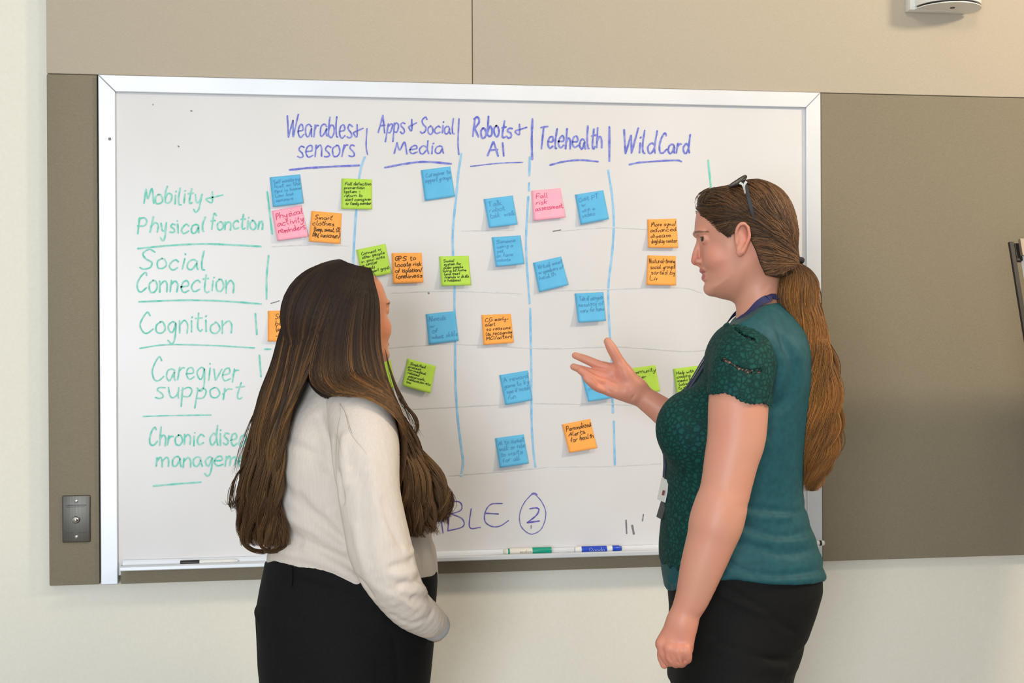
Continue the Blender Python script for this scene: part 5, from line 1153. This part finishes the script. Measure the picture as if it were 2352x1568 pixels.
cu = cq.mesh('cuff', M['linen_cuff'], sl_, relax=1)
# jeans
M['denim'] = mottle(mat('black_denim', (1, 1, 1), .8, spec=.15), srgb(14, 14, 15), srgb(21, 21, 22), (1, 1, 3), 320, 3, .1)
LEGS_L = [[(790, 1500, -.08, .10), (800, 1680, -.088, .100), (810, 1880, -.085, .066), (815, 2080, -.085, .060), (812, 2366, -.085, .055)], [(775, 1500, .085, .10), (770, 1680, .088, .100), (775, 1880, .085, .066), (780, 2080, .085, .060), (782, 2366, .085, .055)]]
FJ = [([(612, 1312, -.10), (640, 1328, -.13), (700, 1338, -.155), (780, 1358, -.16), (840, 1384, -.16)], -.0022, .003), ([(652, 1345, -.15), (645, 1400, -.155), (640, 1480, -.155), (640, 1568, -.155)], .0016, .004), ([(592, 1402, -.05), (600, 1410, -.06), (606, 1420, -.08)], .006, .006),
  ([(672, 1426, -.16), (740, 1440, -.175), (850, 1448, -.175)], -.0016, .003), ([(690, 1320, -.155), (780, 1345, -.165)], .002, .008), ([(600, 1425, -.06), (602, 1480, -.06), (606, 1568, -.06)], -.004, .008), ([(910, 1470, -.15), (920, 1520, -.15), (925, 1568, -.15)], -.002, .006), ([(880, 1430, -.165), (930, 1450, -.15), (985, 1470, -.08)], .004, .012)]
hipsL = loft([q for q in TORSO_L if q[0] < A2(0, 1220)[2]], RH, FH, 2.3)
waistL = below_line(DL, [(560, 1278), (620, 1284), (650, 1268), (700, 1268), (760, 1271), (800, 1278), (1050, 1320)])
jeans = trousers(DL, SL, grow(hipsL, .0015), LEGS_L, 580, 1010, 1225, 'jeans', M['denim'], lady, FJ, lambda P: waistL(P))
mbl = MB()
bp0, bp1 = A2(655, 1304, -.150), A2(650, 1346, -.158)
blp = loft and None
C = np.array([bp0+(bp1-bp0)*t for t in np.linspace(0, 1, 8)]); C = settle(grow(hipsL, .004)[0], C, 0, 3); G = grad(hipsL[0], C, .004); vv = []; ff = []
for i in range(8):
    sd = np.cross(G[i], [0, 0, 1]); sd /= np.linalg.norm(sd)
    for a, b in ((-1, -1), (1, -1), (1, 1), (-1, 1)): vv.append(C[i]+sd*.0052*a+G[i]*.0015*b)
    if i: ff += [((i-1)*4+k, (i-1)*4+(k+1) % 4, i*4+(k+1) % 4, i*4+k) for k in range(4)]
ff += [(3, 2, 1, 0), (28, 29, 30, 31)]; mbl.add(vv, ff).build('belt_loop', M['denim'], jeans, auto=50)
shoe(DL, 770, 985, -.085, lady); shoe(DL, 735, 950, .085, lady)
# hair
GA = [[(772, 615, .03), (715, 640, .03), (672, 700, .02), (645, 760, .01), (626, 830, 0), (602, 900, 0), (578, 980, 0), (564, 1060, 0), (556, 1150, -.01), (555, 1220, -.01), (578, 1255, -.02)],
 [(780, 614, -.01), (702, 668, -.04), (662, 770, -.055), (640, 870, -.06), (615, 970, -.07), (598, 1070, -.08), (588, 1170, -.08), (592, 1255, -.08)],
 [(788, 613, -.03), (724, 680, -.078), (688, 780, -.09), (664, 880, -.10), (642, 980, -.12), (626, 1080, -.135), (620, 1180, -.14), (624, 1262, -.13)],
 [(797, 612, -.04), (742, 685, -.090), (706, 785, -.105), (684, 872, -.125), (656, 960, -.145), (643, 1050, -.150), (637, 1130, -.150), (634, 1190, -.15), (640, 1256, -.14)],
 [(814, 612, -.045), (771, 695, -.1), (738, 790, -.113), (706, 862, -.130), (664, 950, -.150), (648, 1045, -.155), (642, 1130, -.155), (640, 1190, -.155), (648, 1252, -.145)]]
GB = [[(804, 612, -.045), (750, 700, -.096), (722, 800, -.113), (712, 866, -.135), (738, 900, -.165), (800, 922, -.185), (850, 945, -.18), (888, 1010, -.165), (908, 1090, -.15), (920, 1170, -.14), (944, 1236, -.13)],
 [(822, 612, -.045), (785, 700, -.105), (762, 800, -.12), (764, 868, -.14), (806, 908, -.175), (858, 942, -.175), (898, 1010, -.16), (924, 1090, -.145), (940, 1170, -.13), (954, 1236, -.12)],
 [(832, 613, -.042), (810, 700, -.105), (795, 800, -.12), (803, 868, -.135), (842, 916, -.165), (884, 966, -.155), (914, 1030, -.14), (945, 1100, -.125), (962, 1170, -.115), (972, 1228, -.11)],
 [(842, 617, -.037), (832, 700, -.098), (826, 796, -.112), (840, 868, -.122), (870, 928, -.14), (904, 990, -.13), (938, 1050, -.115), (970, 1110, -.105), (988, 1170, -.1), (986, 1222, -.1)],
 [(845, 620, -.035), (850, 660, -.072), (853, 700, -.088), (850, 790, -.100), (866, 858, -.108), (890, 926, -.115), (918, 990, -.105), (952, 1040, -.095), (990, 1100, -.085), (1010, 1150, -.08), (1003, 1198, -.08)],
 [(848, 622, -.030), (860, 655, -.066), (870, 700, -.080), (872, 780, -.086), (880, 835, -.09), (902, 905, -.098), (930, 972, -.09), (966, 1025, -.08), (1006, 1085, -.07), (1026, 1135, -.07), (1018, 1182, -.07)]]
NS = 40
def guide(g): return catmull_len(np.array(g, float), NS)
def catmull_len(P, n):
    C = catmull(P, 10); d = np.concatenate([[0], np.cumsum(np.linalg.norm(np.diff(C[:, :2], axis=0), axis=1))]); t = np.linspace(0, d[-1], n)
    return np.stack([np.interp(t, d, C[:, k]) for k in range(3)], 1)
headL = head_base(frL)
hairE = ell(frL.pt(-.020, .022, 0), (.094, .092, .079), frL.B)
coverL = lambda P: np.minimum(np.minimum(np.minimum(headL[0](P)-.004, hairE[0](P)), torsoL[0](P)), limbL(P))
limbL_ = limb(DL, [(775, 905, 0, .07), (812, 945, -.100, .064), (832, 985, -.150, .066), (840, 1050, -.185, .064), (848, 1130, -.205, .060), (860, 1200, -.212, .059), (874, 1262, -.215, .059)]); limbL = limbL_[0]
def falls(G, n, thick, rmin, rmax, seed, wav):
    r = np.random.default_rng(seed); G = np.array([guide(g) for g in G]); k = len(G)
    s = r.uniform(0, k-1, n); i = np.minimum(s.astype(int), k-2); f = (s-i)[:, None, None]; f = f*f*(3-2*f)*.5+f*.5
    P = G[i]*(1-f)+G[i+1]*f; t = np.linspace(0, 1, NS)[None]
    ncl = 46; cl = np.clip((s/(k-1)*ncl+r.normal(0, .5, n)).astype(int), 0, ncl-1); ph = r.uniform(0, 6.28, ncl); am = r.uniform(.5, 1.3, ncl); fq = r.uniform(.8, 1.3, ncl)
    dep = r.uniform(0, 1, n)**1.3
    wv = wav*am[cl][:, None]*np.clip(t*2.0-.7, 0, 1.3)
    P = P.copy(); P[..., 0] += wv*np.sin(2*np.pi*2.7*fq[cl][:, None]*t+ph[cl][:, None])+r.normal(0, 2.2, (n, 1))*t+r.normal(0, 1.0, (n, 1)); curl = np.clip((t-.86)/.14, 0, 1)**1.5*r.normal(0, 11, ncl)[cl][:, None]; P[..., 0] += curl; P[..., 2] += dep[:, None]*thick*(.25+.75*t)+.0011*wv*np.cos(2*np.pi*2.7*fq[cl][:, None]*t+ph[cl][:, None])
    end = np.clip(1-np.abs(r.normal(0, .055, n)), .72, 1); tt = t*end[:, None]
    Q = np.stack([np.stack([np.interp(tt[j], t[0], P[j, :, c]) for c in range(3)], 1) for j in range(n)])
    W = atdepth(Q[..., 0], Q[..., 1], DL+Q[..., 2]); flat = W.reshape(-1, 3)
    of = np.repeat(.004+.010*(1-dep), NS)
    for _ in range(2): flat = push_out(coverL, flat, of)
    return flat.reshape(W.shape), r.uniform(rmin, rmax, n), cl, s/(k-1), dep
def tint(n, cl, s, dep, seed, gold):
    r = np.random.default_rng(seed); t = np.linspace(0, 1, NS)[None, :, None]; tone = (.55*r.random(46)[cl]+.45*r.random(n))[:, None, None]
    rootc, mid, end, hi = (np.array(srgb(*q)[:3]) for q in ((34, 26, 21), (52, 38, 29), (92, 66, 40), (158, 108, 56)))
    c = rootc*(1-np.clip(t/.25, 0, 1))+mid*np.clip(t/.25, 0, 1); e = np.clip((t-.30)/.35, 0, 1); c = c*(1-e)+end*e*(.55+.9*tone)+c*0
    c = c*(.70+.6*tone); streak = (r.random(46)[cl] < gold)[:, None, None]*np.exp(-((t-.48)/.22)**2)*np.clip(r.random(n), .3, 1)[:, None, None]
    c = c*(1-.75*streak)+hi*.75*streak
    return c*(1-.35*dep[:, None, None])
hp = []
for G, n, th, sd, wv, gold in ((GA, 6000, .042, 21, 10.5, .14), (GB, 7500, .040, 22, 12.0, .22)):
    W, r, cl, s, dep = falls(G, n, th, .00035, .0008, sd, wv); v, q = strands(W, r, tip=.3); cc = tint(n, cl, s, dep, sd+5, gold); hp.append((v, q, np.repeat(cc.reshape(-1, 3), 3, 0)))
# hair mass under the strands
hm = Field(axis_vals(A2(540, 1000)[0]-.02, A2(1035, 1000)[0]+.02, hc=.0042), axis_vals(A2(800, 900, -.26)[1], A2(800, 900, .13)[1], hc=.0042), axis_vals(A2(0, 1250)[2], A2(0, 605)[2], hc=.0042))
for G, sh in ((GA, (16, 8, 2, 0, -8)), (GB, (8, 4, 0, -6, -12, -18))):
    for g, dx in zip(G, sh): hm.add(chain([A2(x+dx, y, d+.036) for x, y, d in g[1:-1]], [.008]+[.0115]*(len(g)-4)+[.008], 3), .010)
hm.add(ell(frL.pt(-.020, .022, 0), (.091, .089, .075), frL.B), .006)
hm.sub(ell(frL.pt(.085, -.02, 0.02), (.05, .09, .085), frL.B), .008)
bodyL = lambda P: np.minimum(torsoL[0](P), limbL(P))
hm.op((bodyL, np.array([-9, -9, -9.]), np.array([9, 9, 9.])), 'sub', 0)
mv, mq = nets(hm.f, hm.xs, hm.ys, hm.zs); mv = relaxed(mv, mq, .5)
hz = np.clip((A2(0, 860)[2]-mv[:, 2])/.2, 0, 1)[:, None]; hp.append((mv, mq, np.array(srgb(30, 23, 19)[:3])*(1-hz)+np.array(srgb(52, 37, 24)[:3])*hz))
# stray strands
def stray(pts, n, sd, spread, w):
    r = np.random.default_rng(sd); g = catmull_len(np.array(pts, float), 26); t = np.linspace(0, 1, 26)[None]
    X = g[None, :, 0]+r.normal(0, spread, (n, 1))*t+2.0*np.sin(6.28*1.6*t+r.uniform(0, 6.28, (n, 1)))*t; Y = g[None, :, 1]+r.normal(0, spread*.6, (n, 1))*t; D = np.repeat(g[None, :, 2], n, 0)+r.normal(0, .004, (n, 1))
    v, q = strands(atdepth(X, Y, DL+D), w, tip=.3); hp.append((v, q, np.tile(np.array(srgb(78, 56, 34)[:3]), (len(v), 1))))
stray([(884, 800, -.07), (900, 860, -.08), (925, 920, -.08), (952, 955, -.08), (958, 980, -.08), (948, 1010, -.08)], 26, 1, 4, .0006)
stray([(886, 810, -.07), (905, 880, -.08), (935, 945, -.08), (960, 1000, -.08)], 14, 2, 8, .0004)
stray([(990, 1080, -.08), (1022, 1125, -.075), (1030, 1160, -.075), (1012, 1185, -.075), (1000, 1205, -.075)], 40, 3, 9, .0005)
stray([(960, 1180, -.11), (975, 1210, -.11), (988, 1215, -.11), (986, 1225, -.11)], 24, 4, 6, .0005)
stray([(566, 1060, -.01), (545, 1090, -.01), (532, 1130, -.01), (536, 1165, -.01), (552, 1150, -.01)], 26, 5, 7, .0005)
stray([(560, 1120, -.02), (540, 1150, -.02), (526, 1158, -.02), (520, 1150, -.02)], 12, 6, 4, .0005)
stray([(592, 930, 0), (575, 970, 0), (556, 1030, 0), (540, 1090, 0)], 14, 7, 10, .0003)
stray([(760, 612, 0), (715, 628, .01), (680, 665, .01), (655, 710, .01)], 16, 8, 5, .0003)
stray([(806, 611, -.02), (835, 612, -.02), (856, 624, -.02), (866, 642, -.03)], 6, 9, 3, .0003)
stray([(560, 1200, -.03), (556, 1240, -.03), (580, 1262, -.04), (610, 1266, -.06), (622, 1256, -.07)], 50, 10, 6, .0006)
stray([(600, 1220, -.09), (598, 1250, -.09), (620, 1266, -.10), (648, 1258, -.12), (655, 1246, -.13)], 60, 11, 6, .0006)
stray([(850, 930, -.165), (858, 980, -.19), (880, 1020, -.2), (905, 1070, -.19)], 5, 12, 14, .0002)
stray([(780, 925, -.18), (790, 950, -.21), (800, 1000, -.235), (830, 1050, -.255)], 3, 13, 14, .0002)
hair_object('hair', hp, M['hair'], lady)
